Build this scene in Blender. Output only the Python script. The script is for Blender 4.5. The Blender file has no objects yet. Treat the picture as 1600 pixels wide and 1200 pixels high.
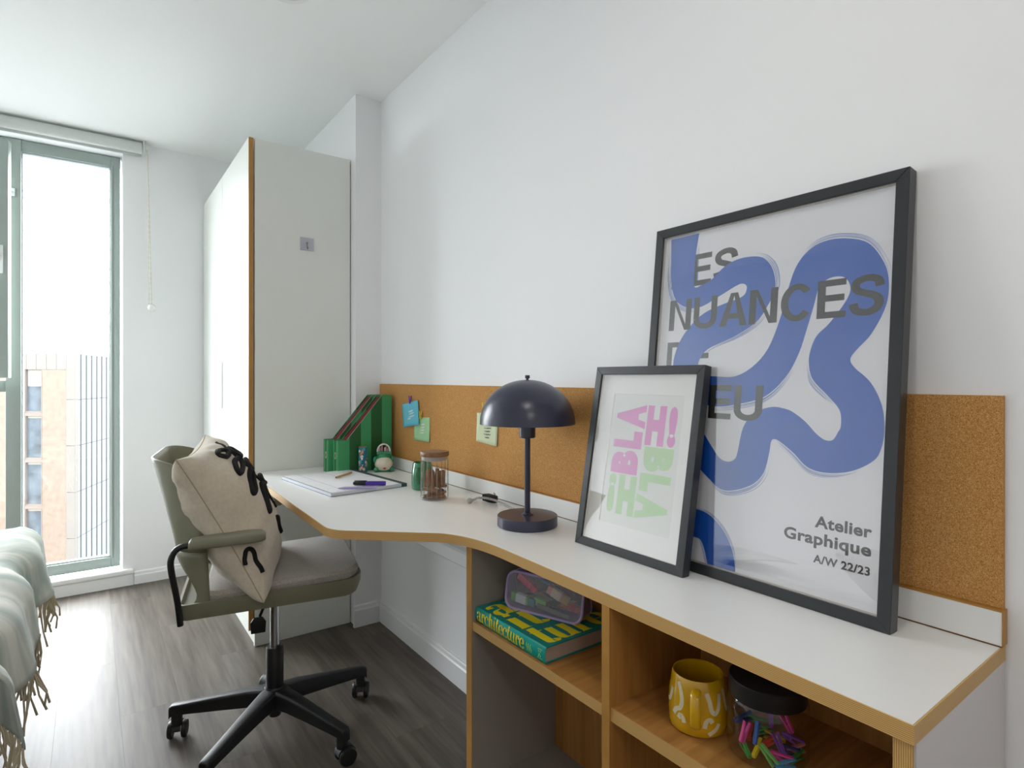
import bpy, bmesh, math, random
from mathutils import Vector, Matrix
random.seed(7)
S = bpy.context.scene
COL = S.collection
PI = math.pi

# ------------------------------------------------------------------ camera
YAW = 0.6306
FPX = 903.38
cam_d = bpy.data.cameras.new('camera')
cam = bpy.data.objects.new('camera', cam_d)
COL.objects.link(cam)
cam.location = (0, 0, 1.1551)
cam.rotation_euler = (PI/2, 0, -YAW)
cam_d.sensor_width = 36.0
cam_d.lens = 36.0*FPX/1600.0
cam_d.shift_y = -(600-591.08)/1600.0
cam_d.clip_start = 0.02
cam_d.clip_end = 400
S.camera = cam

# ------------------------------------------------------------------ world, exposure
W = bpy.data.worlds.new('sky')
S.world = W
W.use_nodes = True
bg = W.node_tree.nodes['Background']
bg.inputs['Color'].default_value = (0.93, 0.97, 1.0, 1)
bg.inputs['Strength'].default_value = 16.0
S.view_settings.view_transform = 'Standard'
S.view_settings.look = 'None'
S.view_settings.gamma = 1.0
S.view_settings.use_curve_mapping = False
S.view_settings.exposure = 0.36
S.cycles.use_denoising = True
S.cycles.max_bounces = 14
S.cycles.diffuse_bounces = 8
S.cycles.transparent_max_bounces = 24
S.cycles.sample_clamp_indirect = 8.0

# window portal (sampling aid for the daylight that comes through the window)
pl = bpy.data.lights.new('window_portal', 'AREA')
pl.shape = 'RECTANGLE'; pl.size = 1.25; pl.size_y = 2.3
pl.cycles.is_portal = True
po = bpy.data.objects.new('window_portal', pl)
COL.objects.link(po)
po.location = (-0.45, 4.17, 1.25); po.rotation_euler = (-PI/2, 0, 0)

LAMPS = [((0.27, 0.35), 3.0, 0.09), ((-0.45, -1.3), 9.0, 0.2)]  # second lamp: added fill behind the camera, out of view, kept large and soft
LAMP_COL = (1.0, 0.94, 0.88)

# ------------------------------------------------------------------ helpers
def tag(o, label=None, cat=None, group=None, kind=None):
    if label: o['label'] = label
    if cat: o['category'] = cat
    if group: o['group'] = group
    if kind: o['kind'] = kind
    return o

def thing(name, label, cat, loc=(0, 0, 0), rz=0, group=None, rot=None):
    o = bpy.data.objects.new(name, None)
    o.empty_display_size = 0.05
    COL.objects.link(o)
    o.location = loc
    o.rotation_euler = rot if rot else (0, 0, rz)
    return tag(o, label, cat, group)

def copy_tree(o, parent=None):
    c = o.copy(); COL.objects.link(c)
    if parent is not None: c.parent = parent
    for ch in list(o.children):
        copy_tree(ch, c)
    return c

def cat_rom(pts, n=6, closed=False):
    pts = [Vector(p) for p in pts]
    out = []
    m = len(pts)
    rng = range(m if closed else m-1)
    for i in rng:
        if closed:
            p0, p1, p2, p3 = pts[(i-1) % m], pts[i], pts[(i+1) % m], pts[(i+2) % m]
        else:
            p0 = pts[max(i-1, 0)]; p1 = pts[i]; p2 = pts[i+1]; p3 = pts[min(i+2, m-1)]
        for k in range(n):
            t = k/n
            out.append(0.5*((2*p1)+(p2-p0)*t+(2*p0-5*p1+4*p2-p3)*t*t+(3*p1-p0-3*p2+p3)*t**3))
    if not closed: out.append(pts[-1].copy())
    return out

class MB:
    def __init__(s): s.v = []; s.f = []
    def add(s, vs, fs):
        b = len(s.v); s.v += [tuple(x) for x in vs]
        s.f += [tuple(i+b for i in f) for f in fs]; return s
    def box(s, x0, x1, y0, y1, z0, z1, m=None):
        vs = [Vector((x, y, z)) for z in (z0, z1) for y in (y0, y1) for x in (x0, x1)]
        if m is not None: vs = [m @ p for p in vs]
        return s.add(vs, [(0, 2, 3, 1), (4, 5, 7, 6), (0, 1, 5, 4), (2, 6, 7, 3), (0, 4, 6, 2), (1, 3, 7, 5)])
    def tube(s, path, r, n=8, closed=False, caps=True, flat=None):
        path = [Vector(p) for p in path]; m = len(path)
        rs = r if isinstance(r, (list, tuple)) else [r]*m
        tang = []
        for i in range(m):
            a = path[(i-1) % m] if (closed or i > 0) else path[i]
            b = path[(i+1) % m] if (closed or i < m-1) else path[i]
            t = (b-a); tang.append(t.normalized() if t.length > 1e-9 else Vector((0, 0, 1)))
        up = Vector((0, 0, 1))
        if abs(tang[0].dot(up)) > .9: up = Vector((1, 0, 0))
        nrm = (up - tang[0]*up.dot(tang[0])).normalized()
        vs = []
        for i in range(m):
            nrm = nrm - tang[i]*nrm.dot(tang[i])
            nrm = nrm.normalized() if nrm.length > 1e-6 else tang[i].orthogonal().normalized()
            bn = tang[i].cross(nrm)
            for k in range(n):
                a = 2*PI*k/n
                vs.append(path[i]+rs[i]*(math.cos(a)*nrm+math.sin(a)*bn))
        fs = []
        for i in range(m if closed else m-1):
            for k in range(n):
                a = i*n+k; b = i*n+(k+1) % n; j = (i+1) % m
                fs.append((a, b, j*n+(k+1) % n, j*n+k))
        if caps and not closed:
            fs.append(tuple(range(n-1, -1, -1))); fs.append(tuple((m-1)*n+k for k in range(n)))
        return s.add(vs, fs)
    def cyl(s, p0, p1, r0, r1=None, n=20):
        return s.tube([p0, p1], [r0, r0 if r1 is None else r1], n)
    def lathe(s, prof, n=32, c=(0, 0, 0), m=None, closed=False, fac=None):
        vs = []; fs = []; L = len(prof)
        for (r, z) in prof:
            for k in range(n):
                a = 2*PI*k/n
                rr = r*(fac(a, z) if fac else 1)
                p = Vector((c[0]+rr*math.cos(a), c[1]+rr*math.sin(a), c[2]+z))
                vs.append(m @ p if m is not None else p)
        for i in range(L if closed else L-1):
            j = (i+1) % L
            for k in range(n):
                fs.append((i*n+k, i*n+(k+1) % n, j*n+(k+1) % n, j*n+k))
        if not closed:
            if prof[0][0] > 1e-7: fs.append(tuple(range(n-1, -1, -1)))
            if prof[-1][0] > 1e-7: fs.append(tuple((L-1)*n+k for k in range(n)))
        return s.add(vs, fs)
    def prism(s, poly, a, b, fn=None):
        """poly of 2D points extruded from a to b; fn(u,v,w)->xyz"""
        fn = fn or (lambda u, v, w: (u, v, w))
        n = len(poly)
        vs = [fn(p[0], p[1], a) for p in poly]+[fn(p[0], p[1], b) for p in poly]
        fs = [tuple(range(n-1, -1, -1)), tuple(range(n, 2*n))]
        for i in range(n):
            j = (i+1) % n; fs.append((i, j, n+j, n+i))
        return s.add(vs, fs)
    def grid(s, nu, nv, fn, closed_u=False):
        vs = []; fs = []
        for j in range(nv+1):
            for i in range(nu+(0 if closed_u else 1)):
                vs.append(fn(i/nu, j/nv))
        w = nu if closed_u else nu+1
        for j in range(nv):
            for i in range(nu):
                i2 = (i+1) % w if closed_u else i+1
                fs.append((j*w+i, j*w+i2, (j+1)*w+i2, (j+1)*w+i))
        return s.add(vs, fs)
    def ribbon(s, L, R, fn):
        vs = [fn(*p) for p in L]+[fn(*p) for p in R]; n = len(L)
        return s.add(vs, [(i, i+1, n+i+1, n+i) for i in range(n-1)])
    def sphere(s, c, r, n=16, m=10, sc=(1, 1, 1)):
        vs = [(c[0], c[1], c[2]-r*sc[2])]; fs = []
        for j in range(1, m):
            t = PI*j/m
            for k in range(n):
                a = 2*PI*k/n
                vs.append((c[0]+r*sc[0]*math.sin(t)*math.cos(a), c[1]+r*sc[1]*math.sin(t)*math.sin(a), c[2]-r*sc[2]*math.cos(t)))
        vs.append((c[0], c[1], c[2]+r*sc[2])); top = len(vs)-1
        for k in range(n):
            fs.append((0, 1+(k+1) % n, 1+k)); fs.append((top, 1+(m-2)*n+k, 1+(m-2)*n+(k+1) % n))
        for j in range(m-2):
            for k in range(n):
                fs.append((1+j*n+k, 1+j*n+(k+1) % n, 1+(j+1)*n+(k+1) % n, 1+(j+1)*n+k))
        return s.add(vs, fs)
    def build(s, name, mat, parent=None, smooth=None, bevel=0, seg=2, solid=0, weld=False, loc=None, rot=None, sub=0, sang=35):
        me = bpy.data.meshes.new(name)
        me.from_pydata(s.v, [], s.f)
        bm = bmesh.new(); bm.from_mesh(me)
        if weld: bmesh.ops.remove_doubles(bm, verts=bm.verts, dist=1e-5)
        bmesh.ops.dissolve_degenerate(bm, edges=bm.edges, dist=1e-7)
        bmesh.ops.recalc_face_normals(bm, faces=bm.faces)
        if bevel:
            ed = [e for e in bm.edges if len(e.link_faces) == 2 and e.calc_face_angle(0) > .6]
            bmesh.ops.bevel(bm, geom=ed, offset=bevel, segments=seg, profile=.5, affect='EDGES', clamp_overlap=True)
        bm.to_mesh(me); bm.free()
        if smooth is None: smooth = sang
        if smooth:
            me.polygons.foreach_set('use_smooth', [True]*len(me.polygons))
            me.set_sharp_from_angle(angle=math.radians(sang))
        o = bpy.data.objects.new(name, me)
        COL.objects.link(o)
        if mat is not None: me.materials.append(mat)
        if parent is not None: o.parent = parent
        if loc: o.location = loc
        if rot: o.rotation_euler = rot
        if solid:
            md = o.modifiers.new('solid', 'SOLIDIFY'); md.thickness = abs(solid); md.offset = 1 if solid > 0 else -1
        if sub:
            md = o.modifiers.new('sub', 'SUBSURF'); md.levels = sub; md.render_levels = sub
        return o

# ------------------------------------------------------------------ materials
MATS = {}
def lin(c):
    if isinstance(c, str):
        c = [int(c[i:i+2], 16)/255 for i in (0, 2, 4)]
        c = [x/12.92 if x <= .04045 else ((x+.055)/1.055)**2.4 for x in c]
    return (*c, 1)

def mk(name, col, rough=.5, metal=0, bump=None, var=None, spec=.5, coat=0, sheen=0, emit=None, rnd=0):
    m = bpy.data.materials.new(name); m.use_nodes = True
    nt = m.node_tree; b = nt.nodes['Principled BSDF']
    b.inputs['Base Color'].default_value = lin(col)
    b.inputs['Roughness'].default_value = rough
    b.inputs['Metallic'].default_value = metal
    b.inputs['Specular IOR Level'].default_value = spec
    b.inputs['Coat Weight'].default_value = coat
    if coat: b.inputs['Coat Roughness'].default_value = .05
    if sheen: b.inputs['Sheen Weight'].default_value = sheen
    if emit:
        b.inputs['Emission Color'].default_value = lin(emit[0]); b.inputs['Emission Strength'].default_value = emit[1]
    tc = nt.nodes.new('ShaderNodeTexCoord')
    if bump:
        n = nt.nodes.new('ShaderNodeTexNoise'); n.inputs['Scale'].default_value = bump[0]; n.inputs['Detail'].default_value = 3
        nt.links.new(tc.outputs['Object'], n.inputs['Vector'])
        bp = nt.nodes.new('ShaderNodeBump'); bp.inputs['Strength'].default_value = bump[1]
        bp.inputs['Distance'].default_value = bump[2] if len(bump) > 2 else .002
        nt.links.new(n.outputs['Fac'], bp.inputs['Height']); nt.links.new(bp.outputs['Normal'], b.inputs['Normal'])
    if var or rnd:
        hs = nt.nodes.new('ShaderNodeHueSaturation'); hs.inputs['Color'].default_value = lin(col)
        if var:
            n = nt.nodes.new('ShaderNodeTexNoise'); n.inputs['Scale'].default_value = var[0]; n.inputs['Detail'].default_value = 4
            nt.links.new(tc.outputs['Object'], n.inputs['Vector'])
            mr = nt.nodes.new('ShaderNodeMapRange'); mr.inputs['From Min'].default_value = .3; mr.inputs['From Max'].default_value = .7
            mr.inputs['To Min'].default_value = 1-var[1]; mr.inputs['To Max'].default_value = 1+var[1]
            nt.links.new(n.outputs['Fac'], mr.inputs['Value']); nt.links.new(mr.outputs['Result'], hs.inputs['Value'])
        nt.links.new(hs.outputs['Color'], b.inputs['Base Color'])
    MATS[name] = m
    return m

def grain_mat(name, c1, c2, axis='Y', scale=1.0, rough=.45, fine=60, rnd=0.0, bump=.05, spec=.5):
    """wood: noise stretched along an axis"""
    m = bpy.data.materials.new(name); m.use_nodes = True
    nt = m.node_tree; b = nt.nodes['Principled BSDF']; L = nt.links.new
    tc = nt.nodes.new('ShaderNodeTexCoord'); mp = nt.nodes.new('ShaderNodeMapping')
    L(tc.outputs['Object'], mp.inputs['Vector'])
    sc = {'X': (.06, 1, 1), 'Y': (1, .06, 1), 'Z': (1, 1, .06)}[axis]
    mp.inputs['Scale'].default_value = [x*scale for x in sc]
    if rnd:
        oi = nt.nodes.new('ShaderNodeObjectInfo'); sx = nt.nodes.new('ShaderNodeMath'); sx.operation = 'MULTIPLY'; sx.inputs[1].default_value = 37
        L(oi.outputs['Random'], sx.inputs[0]); cx = nt.nodes.new('ShaderNodeCombineXYZ')
        for k in 'XYZ': L(sx.outputs[0], cx.inputs[k])
        L(cx.outputs[0], mp.inputs['Location'])
    n1 = nt.nodes.new('ShaderNodeTexNoise'); n1.inputs['Scale'].default_value = 9; n1.inputs['Detail'].default_value = 6; n1.inputs['Distortion'].default_value = .8
    n2 = nt.nodes.new('ShaderNodeTexNoise'); n2.inputs['Scale'].default_value = fine; n2.inputs['Detail'].default_value = 4
    L(mp.outputs[0], n1.inputs['Vector']); L(mp.outputs[0], n2.inputs['Vector'])
    mx = nt.nodes.new('ShaderNodeMath'); mx.operation = 'MULTIPLY_ADD'; mx.inputs[1].default_value = .55
    L(n1.outputs['Fac'], mx.inputs[0])
    m2 = nt.nodes.new('ShaderNodeMath'); m2.operation = 'MULTIPLY'; m2.inputs[1].default_value = .45
    L(n2.outputs['Fac'], m2.inputs[0]); L(m2.outputs[0], mx.inputs[2])
    cr = nt.nodes.new('ShaderNodeValToRGB')
    cr.color_ramp.elements[0].position = .36; cr.color_ramp.elements[0].color = lin(c1)
    cr.color_ramp.elements[1].position = .64; cr.color_ramp.elements[1].color = lin(c2)
    L(mx.outputs[0], cr.inputs[0])
    out = cr.outputs[0]
    if rnd:
        hs = nt.nodes.new('ShaderNodeHueSaturation'); L(out, hs.inputs['Color'])
        mr = nt.nodes.new('ShaderNodeMapRange'); mr.inputs['To Min'].default_value = 1-rnd; mr.inputs['To Max'].default_value = 1+rnd
        L(oi.outputs['Random'], mr.inputs['Value']); L(mr.outputs[0], hs.inputs['Value']); out = hs.outputs[0]
    L(out, b.inputs['Base Color'])
    b.inputs['Roughness'].default_value = rough; b.inputs['Specular IOR Level'].default_value = spec
    bp = nt.nodes.new('ShaderNodeBump'); bp.inputs['Strength'].default_value = bump; bp.inputs['Distance'].default_value = .002
    L(n2.outputs['Fac'], bp.inputs['Height']); L(bp.outputs[0], b.inputs['Normal'])
    MATS[name] = m
    return m

def ply_mat(name, c1, c2, axis='Z', freq=420, rough=.45):
    """edge banding with fine lines running along the edge"""
    m = bpy.data.materials.new(name); m.use_nodes = True
    nt = m.node_tree; b = nt.nodes['Principled BSDF']; L = nt.links.new
    tc = nt.nodes.new('ShaderNodeTexCoord'); w = nt.nodes.new('ShaderNodeTexWave')
    w.wave_type = 'BANDS'; w.bands_direction = axis; w.inputs['Scale'].default_value = freq/(2*PI)*.32
    w.inputs['Distortion'].default_value = .35; w.inputs['Detail'].default_value = 2; w.inputs['Detail Scale'].default_value = .25
    L(tc.outputs['Object'], w.inputs['Vector'])
    cr = nt.nodes.new('ShaderNodeValToRGB')
    cr.color_ramp.elements[0].position = .15; cr.color_ramp.elements[0].color = lin(c1)
    cr.color_ramp.elements[1].position = .6; cr.color_ramp.elements[1].color = lin(c2)
    L(w.outputs['Fac'], cr.inputs[0]); L(cr.outputs[0], b.inputs['Base Color'])
    b.inputs['Roughness'].default_value = rough
    bp = nt.nodes.new('ShaderNodeBump'); bp.inputs['Strength'].default_value = .15; bp.inputs['Distance'].default_value = .001
    L(w.outputs['Fac'], bp.inputs['Height']); L(bp.outputs[0], b.inputs['Normal'])
    MATS[name] = m
    return m

def cork_mat():
    m = bpy.data.materials.new('cork'); m.use_nodes = True
    nt = m.node_tree; b = nt.nodes['Principled BSDF']; L = nt.links.new
    tc = nt.nodes.new('ShaderNodeTexCoord')
    v = nt.nodes.new('ShaderNodeTexVoronoi'); v.inputs['Scale'].default_value = 1150
    n = nt.nodes.new('ShaderNodeTexNoise'); n.inputs['Scale'].default_value = 620; n.inputs['Detail'].default_value = 4
    L(tc.outputs['Object'], v.inputs['Vector']); L(tc.outputs['Object'], n.inputs['Vector'])
    sp = nt.nodes.new('ShaderNodeSeparateColor'); L(v.outputs['Color'], sp.inputs[0])
    ad = nt.nodes.new('ShaderNodeMath'); ad.operation = 'MULTIPLY_ADD'; ad.inputs[1].default_value = .45
    L(sp.outputs[0], ad.inputs[0])
    m2 = nt.nodes.new('ShaderNodeMath'); m2.operation = 'MULTIPLY'; m2.inputs[1].default_value = .6
    L(n.outputs['Fac'], m2.inputs[0]); L(m2.outputs[0], ad.inputs[2])
    cr = nt.nodes.new('ShaderNodeValToRGB'); e = cr.color_ramp.elements
    e[0].position = .2; e[0].color = lin('75491d'); e[1].position = .75; e[1].color = lin('dfb078')
    x = e.new(.42); x.color = lin('b98343'); x = e.new(.58); x.color = lin('c79356')
    L(ad.outputs[0], cr.inputs[0]); L(cr.outputs[0], b.inputs['Base Color'])
    b.inputs['Roughness'].default_value = .85; b.inputs['Specular IOR Level'].default_value = .2
    bp = nt.nodes.new('ShaderNodeBump'); bp.inputs['Strength'].default_value = .35; bp.inputs['Distance'].default_value = .001
    L(ad.outputs[0], bp.inputs['Height']); L(bp.outputs[0], b.inputs['Normal'])
    return m

def pane_mat(name, ior=1.5, tint=(1, 1, 1), rough=0.0, haze=0.0, hazecol='ffffff'):
    """thin clear sheet: fresnel reflection over straight transmission"""
    m = bpy.data.materials.new(name); m.use_nodes = True
    nt = m.node_tree; L = nt.links.new
    nt.nodes.remove(nt.nodes['Principled BSDF'])
    out = nt.nodes['Material Output']
    tr = nt.nodes.new('ShaderNodeBsdfTransparent'); tr.inputs[0].default_value = (*tint, 1)
    gl = nt.nodes.new('ShaderNodeBsdfGlossy'); gl.inputs['Roughness'].default_value = rough
    fr = nt.nodes.new('ShaderNodeFresnel'); fr.inputs['IOR'].default_value = ior
    geo = nt.nodes.new('ShaderNodeNewGeometry')
    # a thin sheet reflects alike from both sides
    mi = nt.nodes.new('ShaderNodeMix'); mi.data_type = 'FLOAT'; mi.inputs[2].default_value = ior
    L(geo.outputs['Backfacing'], mi.inputs[0])
    mi.inputs[3].default_value = 1/ior
    L(mi.outputs[0], fr.inputs['IOR'])
    mx = nt.nodes.new('ShaderNodeMixShader')
    L(fr.outputs[0], mx.inputs[0])
    base = tr.outputs[0]
    if haze:
        df = nt.nodes.new('ShaderNodeBsdfDiffuse'); df.inputs[0].default_value = lin(hazecol)
        mh = nt.nodes.new('ShaderNodeMixShader'); mh.inputs[0].default_value = haze
        L(tr.outputs[0], mh.inputs[1]); L(df.outputs[0], mh.inputs[2]); base = mh.outputs[0]
    L(base, mx.inputs[1]); L(gl.outputs[0], mx.inputs[2]); L(mx.outputs[0], out.inputs['Surface'])
    return m

wall_m = mk('wall_paint', 'eff0f1', .75, bump=(220, .08, .001), spec=.3)
ceil_m = mk('ceiling_paint', 'f4f5f4', .8, spec=.25)
trim_m = mk('white_gloss_paint', 'ebecec', .35)
plank_m = grain_mat('grey_oak_plank', '4c453e', '6d655c', 'Y', 1.6, .43, 42, .04, .08, .32)
joint_m = mk('floor_joint', '2e2a26', .7)
lam_m = mk('white_laminate', 'ebebe9', .34, bump=(500, .03, .0005))
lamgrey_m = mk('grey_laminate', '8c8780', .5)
lamward_m = mk('wardrobe_laminate', 'e3e5df', .38)
oak_m = grain_mat('oak_veneer', '8f5f2a', 'b98649', 'X', 1.4, .42, 55, 0, .1)
oakz_m = grain_mat('oak_veneer_upright', '94652c', 'b58145', 'Z', 1.4, .42, 60, 0, .1)
ply_m = ply_mat('ply_edge', 'ae8448', 'd0a869', 'Z', 2500)
plyy_m = ply_mat('ply_edge_upright', 'ae8448', 'd0a869', 'Y', 2500)
oakedge_m = mk('oak_edge', 'b0803c', .45, var=(30, .08))
cork_m = cork_mat()
frame_m = mk('black_frame_lacquer', '2c2f32', .32, bump=(900, .05, .0005))
winfr_m = mk('sage_window_frame', '9ba6a0', .4)
glass_m = pane_mat('window_glass', 1.45, (.985, .99, .99))
pglass_m = pane_mat('picture_glass', 2.0)
jarglass_m = pane_mat('jar_glass', 1.5, (.96, .965, .96))
sage_m = mk('sage_plastic', '7b7964', .42, bump=(700, .04, .0005))
blk_m = mk('black_plastic', '17181a', .45, bump=(600, .06, .0005))
blkmetal_m = mk('black_steel', '141517', .38)
chrome_m = mk('chrome', 'c8cacc', .18, 1)
padfab_m = mk('grey_weave', '9d968d', .92, bump=(700, .5, .001), var=(260, .16), sheen=.3)
linen_m = mk('linen_cloth', 'c5b9a6', .95, bump=(520, .5, .001), var=(90, .07), sheen=.3)
thread_m = mk('black_wool_thread', '0f0f10', .95, bump=(900, .6, .001))
lampm = mk('navy_lacquer', '2f3246', .3, spec=.6)
paper_m = mk('white_paper', 'e9e9ec', .6)
poster_m = mk('poster_paper', 'e7e7eb', .6)
ink_blue = mk('blue_ink', '0656ba', .55)
ink_blk = mk('black_ink', '14130f', .6)
mount_m = mk('white_mount_card', 'e4e3e0', .7)

# ------------------------------------------------------------------ room shell
XR, XL, YW, YB, ZC = 1.1259, -1.36, 3.8761, -2.4, 2.4772
COLX, COLY = 0.9989, 2.6023
def struct(o): return tag(o, kind='structure')

fl = struct(MB().box(XL-.1, XR+.1, YB-.1, YW+.3, -.12, -.006).build('floor', joint_m, smooth=0))
pw, plen = .178, 1.22
row = 0; x = XL+.02
while x < XR-.005:
    x1 = min(x+pw, XR-.001)
    y = YB - (row*0.47) % plen
    while y < YW-.01:
        a = max(y, YB); b_ = min(y+plen, YW+.0)
        if b_-a > .02:
            me = MB().box(0, x1-x-.0004, 0, b_-a-.0004, -.0058, 0)
            p = me.build('plank', plank_m, fl, smooth=0)
            p.location = (x+.0002, a+.0002, 0)
        y += plen
    x += pw; row += 1

struct(MB().box(XL-.1, XR+.1, YB-.1, YW+.3, ZC, ZC+.12).build('ceiling', ceil_m, smooth=0))
struct(MB().box(XR, XR+.12, YB-.1, YW+.3, 0, ZC).build('wall_right', wall_m, smooth=0))
struct(MB().box(XL-.12, XL, YB-.1, YW+.3, 0, ZC).build('wall_left', wall_m, smooth=0))
struct(MB().box(XL, XR, YB-.12, YB, 0, ZC).build('wall_back', wall_m, smooth=0))
# window wall: opening X -1.06..0.148, Z 0.09..2.405
OX0, OX1, OZ0, OZ1 = -1.06, 0.148, .092, 2.4057
w = MB()
w.box(XL, OX0, YW, YW+.3, 0, ZC).box(OX1, XR, YW, YW+.3, 0, ZC).box(OX0, OX1, YW, YW+.3, OZ1, ZC).box(OX0, OX1, YW, YW+.3, 0, OZ0-.03)
struct(w.build('wall_window', wall_m, smooth=0))
struct(MB().box(COLX, XR, COLY, YW, 0, ZC).build('wall_column', wall_m, smooth=0))

def skirting(name, x0, y0, x1, y1, nx, ny, h=.098, t=.015):
    """profiled skirting board from (x0,y0) to (x1,y1), (nx,ny) points into the room"""
    prof = [(0, 0), (t, 0), (t, h-.022), (t*.72, h-.016), (t*.62, h-.004), (t*.4, h), (0, h)]
    m = MB(); vs = []; n = len(prof)
    for (px, py) in ((x0, y0), (x1, y1)):
        for d, z in prof: vs.append((px+nx*d, py+ny*d, z))
    fs = [tuple(range(n)), tuple(range(2*n-1, n-1, -1))]+[(i, (i+1) % n, n+(i+1) % n, n+i) for i in range(n)]
    m.add(vs, fs)
    return struct(m.build(name, trim_m, smooth=0))
skirting('baseboard_right', XR, YB, XR, COLY, -1, 0)
skirting('baseboard_column', COLX-.012, COLY, XR-.015, COLY, 0, -1)
skirting('baseboard_window', .2, YW, .57, YW, 0, -1, .07)
skirting('baseboard_left', XL, YB, XL, YW, 1, 0)
skirting('baseboard_back', XL, YB, XR, YB, 0, 1)
# cable trunking rail below the desk
t = MB().prism([(0, .468), (.034, .470), (.038, .476), (.038, .520), (.030, .527), (0, .527)], 1.28, COLY, lambda u, v, w_: (XR-u, w_, v))
struct(t.build('trim_1', trim_m, smooth=0))
# sill: nosed board over a low plinth
t = MB().box(OX0-.04, .2, 3.852, 3.96, .062, .092)
o = t.build('trim_2', trim_m, bevel=.008, seg=3); struct(o)
struct(MB().box(OX0-.04, .197, 3.861, YW-.0005, 0, .0615).build('trim_3', trim_m, smooth=0))
# door in the back wall, behind the camera
d = MB().box(-.95, -.1, YB, YB+.04, .005, 2.02).build('door_1', lam_m, bevel=.003); struct(d)
MB().tube([(-.2, YB+.04, 1.0), (-.2, YB+.09, 1.0), (-.31, YB+.09, 1.0)], .009, 10).build('door_handle', chrome_m, d)

# ------------------------------------------------------------------ window
win = tag(thing('window_1', None, None, (0, 0, 0)), kind='structure')
FY0, FY1 = 3.955, 4.02
RX0, RX1 = OX0+.004, .139
ZB, ZT = .0935, 2.402
def wbox(n, x0, x1, z0, z1, y0=FY0, y1=FY1, bev=.003, mat=None):
    return MB().box(x0, x1, y0, y1, z0, z1).build(n, mat or winfr_m, win, bevel=bev)
wbox('frame_jamb', .0945, .139, ZB, ZT)
wbox('frame_head', -.29, .0945, 2.345, ZT)
wbox('frame_bottom_rail', -.29, .0945, ZB, .150)
wbox('mullion', -.352, -.29, ZB, ZT, FY0-.006)
for xa, xb, za, zb in ((.105, .107, ZB+.05, ZT-.05),):
    MB().box(xa, xb, FY0-.0015, FY0+.002, za, zb).build('frame_seam', mk('seam_shadow', '5d6964', .6), win, smooth=0)
# inner glazing bead
gb = MB()
gb.box(-.29, -.284, 3.968, 4.0, .150, 2.345).box(.0885, .0945, 3.968, 4.0, .150, 2.345).box(-.284, .0885, 3.968, 4.0, 2.337, 2.345).box(-.284, .0885, 3.968, 4.0, .150, .158)
gb.build('glazing_bead', mk('bead', 'b9c2c4', .4), win, smooth=0)
MB().box(-.284, .0885, 3.984, 3.990, .158, 2.337).build('pane', glass_m, win, smooth=0)
# left bay: transom, fixed lower light, upper opening sash
wbox('frame_jamb', RX0, RX0+.05, ZB, ZT)
wbox('frame_head', RX0+.05, -.352, 2.345, ZT)
wbox('transom', RX0+.05, -.352, 1.085, 1.145)
wbox('frame_bottom_rail', RX0+.05, -.352, ZB, .150)
MB().box(RX0+.05, -.352, 3.984, 3.990, .150, 1.085).build('pane', glass_m, win, smooth=0)
hx, hy = RX0+.045, FY0-.005
sw = .694
sash = MB()
for a in ((0, .06, 0, 1.19), (sw-.06, sw, 0, 1.19), (.06, sw-.06, 0, .06), (.06, sw-.06, 1.13, 1.19)):
    sash.box(a[0], a[1], -.03, .022, a[2], a[3])
so = sash.build('sash', winfr_m, win, bevel=.003)
so.location = (hx, hy, 1.157); so.rotation_euler = (0, 0, -.155)
MB().box(.06, sw-.06, -.006, 0, .06, 1.13).build('sash_pane', glass_m, so, smooth=0)
hm = MB().box(sw-.05, sw-.018, -.036, -.03, .52, .66)
hm.tube([(sw-.034, -.036, .6), (sw-.034, -.07, .6), (sw-.034, -.07, .49)], .010, 10)
hm.build('sash_handle', mk('white_handle', 'e2e4e4', .3), so, bevel=0)
st = MB().tube([(-.3224, 3.945, 2.119), (-.36, 3.90, 2.105), (-.52, 3.85, 2.08)], .0045, 8)
st.box(-.331, -.313, 3.940, 3.949, 2.098, 2.14)
st.build('sash_stay', chrome_m, win)

# ------------------------------------------------------------------ roller blind
rb = thing('roller_blind', 'rolled up white roller blind mounted at the ceiling above the window', 'blind', (-.42, 3.825, 2.44))
fabric_blind = mk('blind_fabric', 'c9ccc9', .8, bump=(400, .15, .0005))
def BL(x, y, z): return (x+.42, y-3.825, z-2.44)
MB().tube([BL(-1.12, 3.825, 2.438), BL(.235, 3.825, 2.438)], .031, 28).build('fabric_roll', fabric_blind, rb)
MB().box(*[v for p in zip(BL(-1.12, 3.853, 2.40), BL(.235, 3.857, 2.44)) for v in p]).build('hanging_edge', fabric_blind, rb, smooth=0)
for xx in (-1.135, .237):
    m = MB().box(*[v for p in zip(BL(xx, 3.80, 2.404), BL(xx+.012, 3.85, 2.4765)) for v in p])
    m.build('bracket', mk('bracket_white', 'd5d8d6', .4) if xx < 0 else MATS['bracket_white'], rb, bevel=.002)
m = MB().tube([BL(.25, 3.825, 2.44), BL(.268, 3.825, 2.44)], .022, 24)
m.build('chain_wheel', MATS['bracket_white'], rb)
ch = MB()
zt, zb = 2.44, 1.572
for k in range(2):
    pts = []
    for i in range(61):
        tt = i/60; z = zt-(zt-zb)*tt
        pts.append(BL(.262+.019*tt*(1 if k else .35), 3.825+(.018 if k else -.018)*(1-tt), z))
    ch.tube(pts, [.0011+.0011*((i % 2) == 0) for i in range(61)], 6)
ch.build('bead_chain', mk('chain_beads', 'd6cdb8', .4), rb)
MB().sphere(BL(.2815, 3.825, 1.552), .021, 20, 14).build('chain_weight', mk('ball_white', 'e8e9e8', .35), rb)

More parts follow.
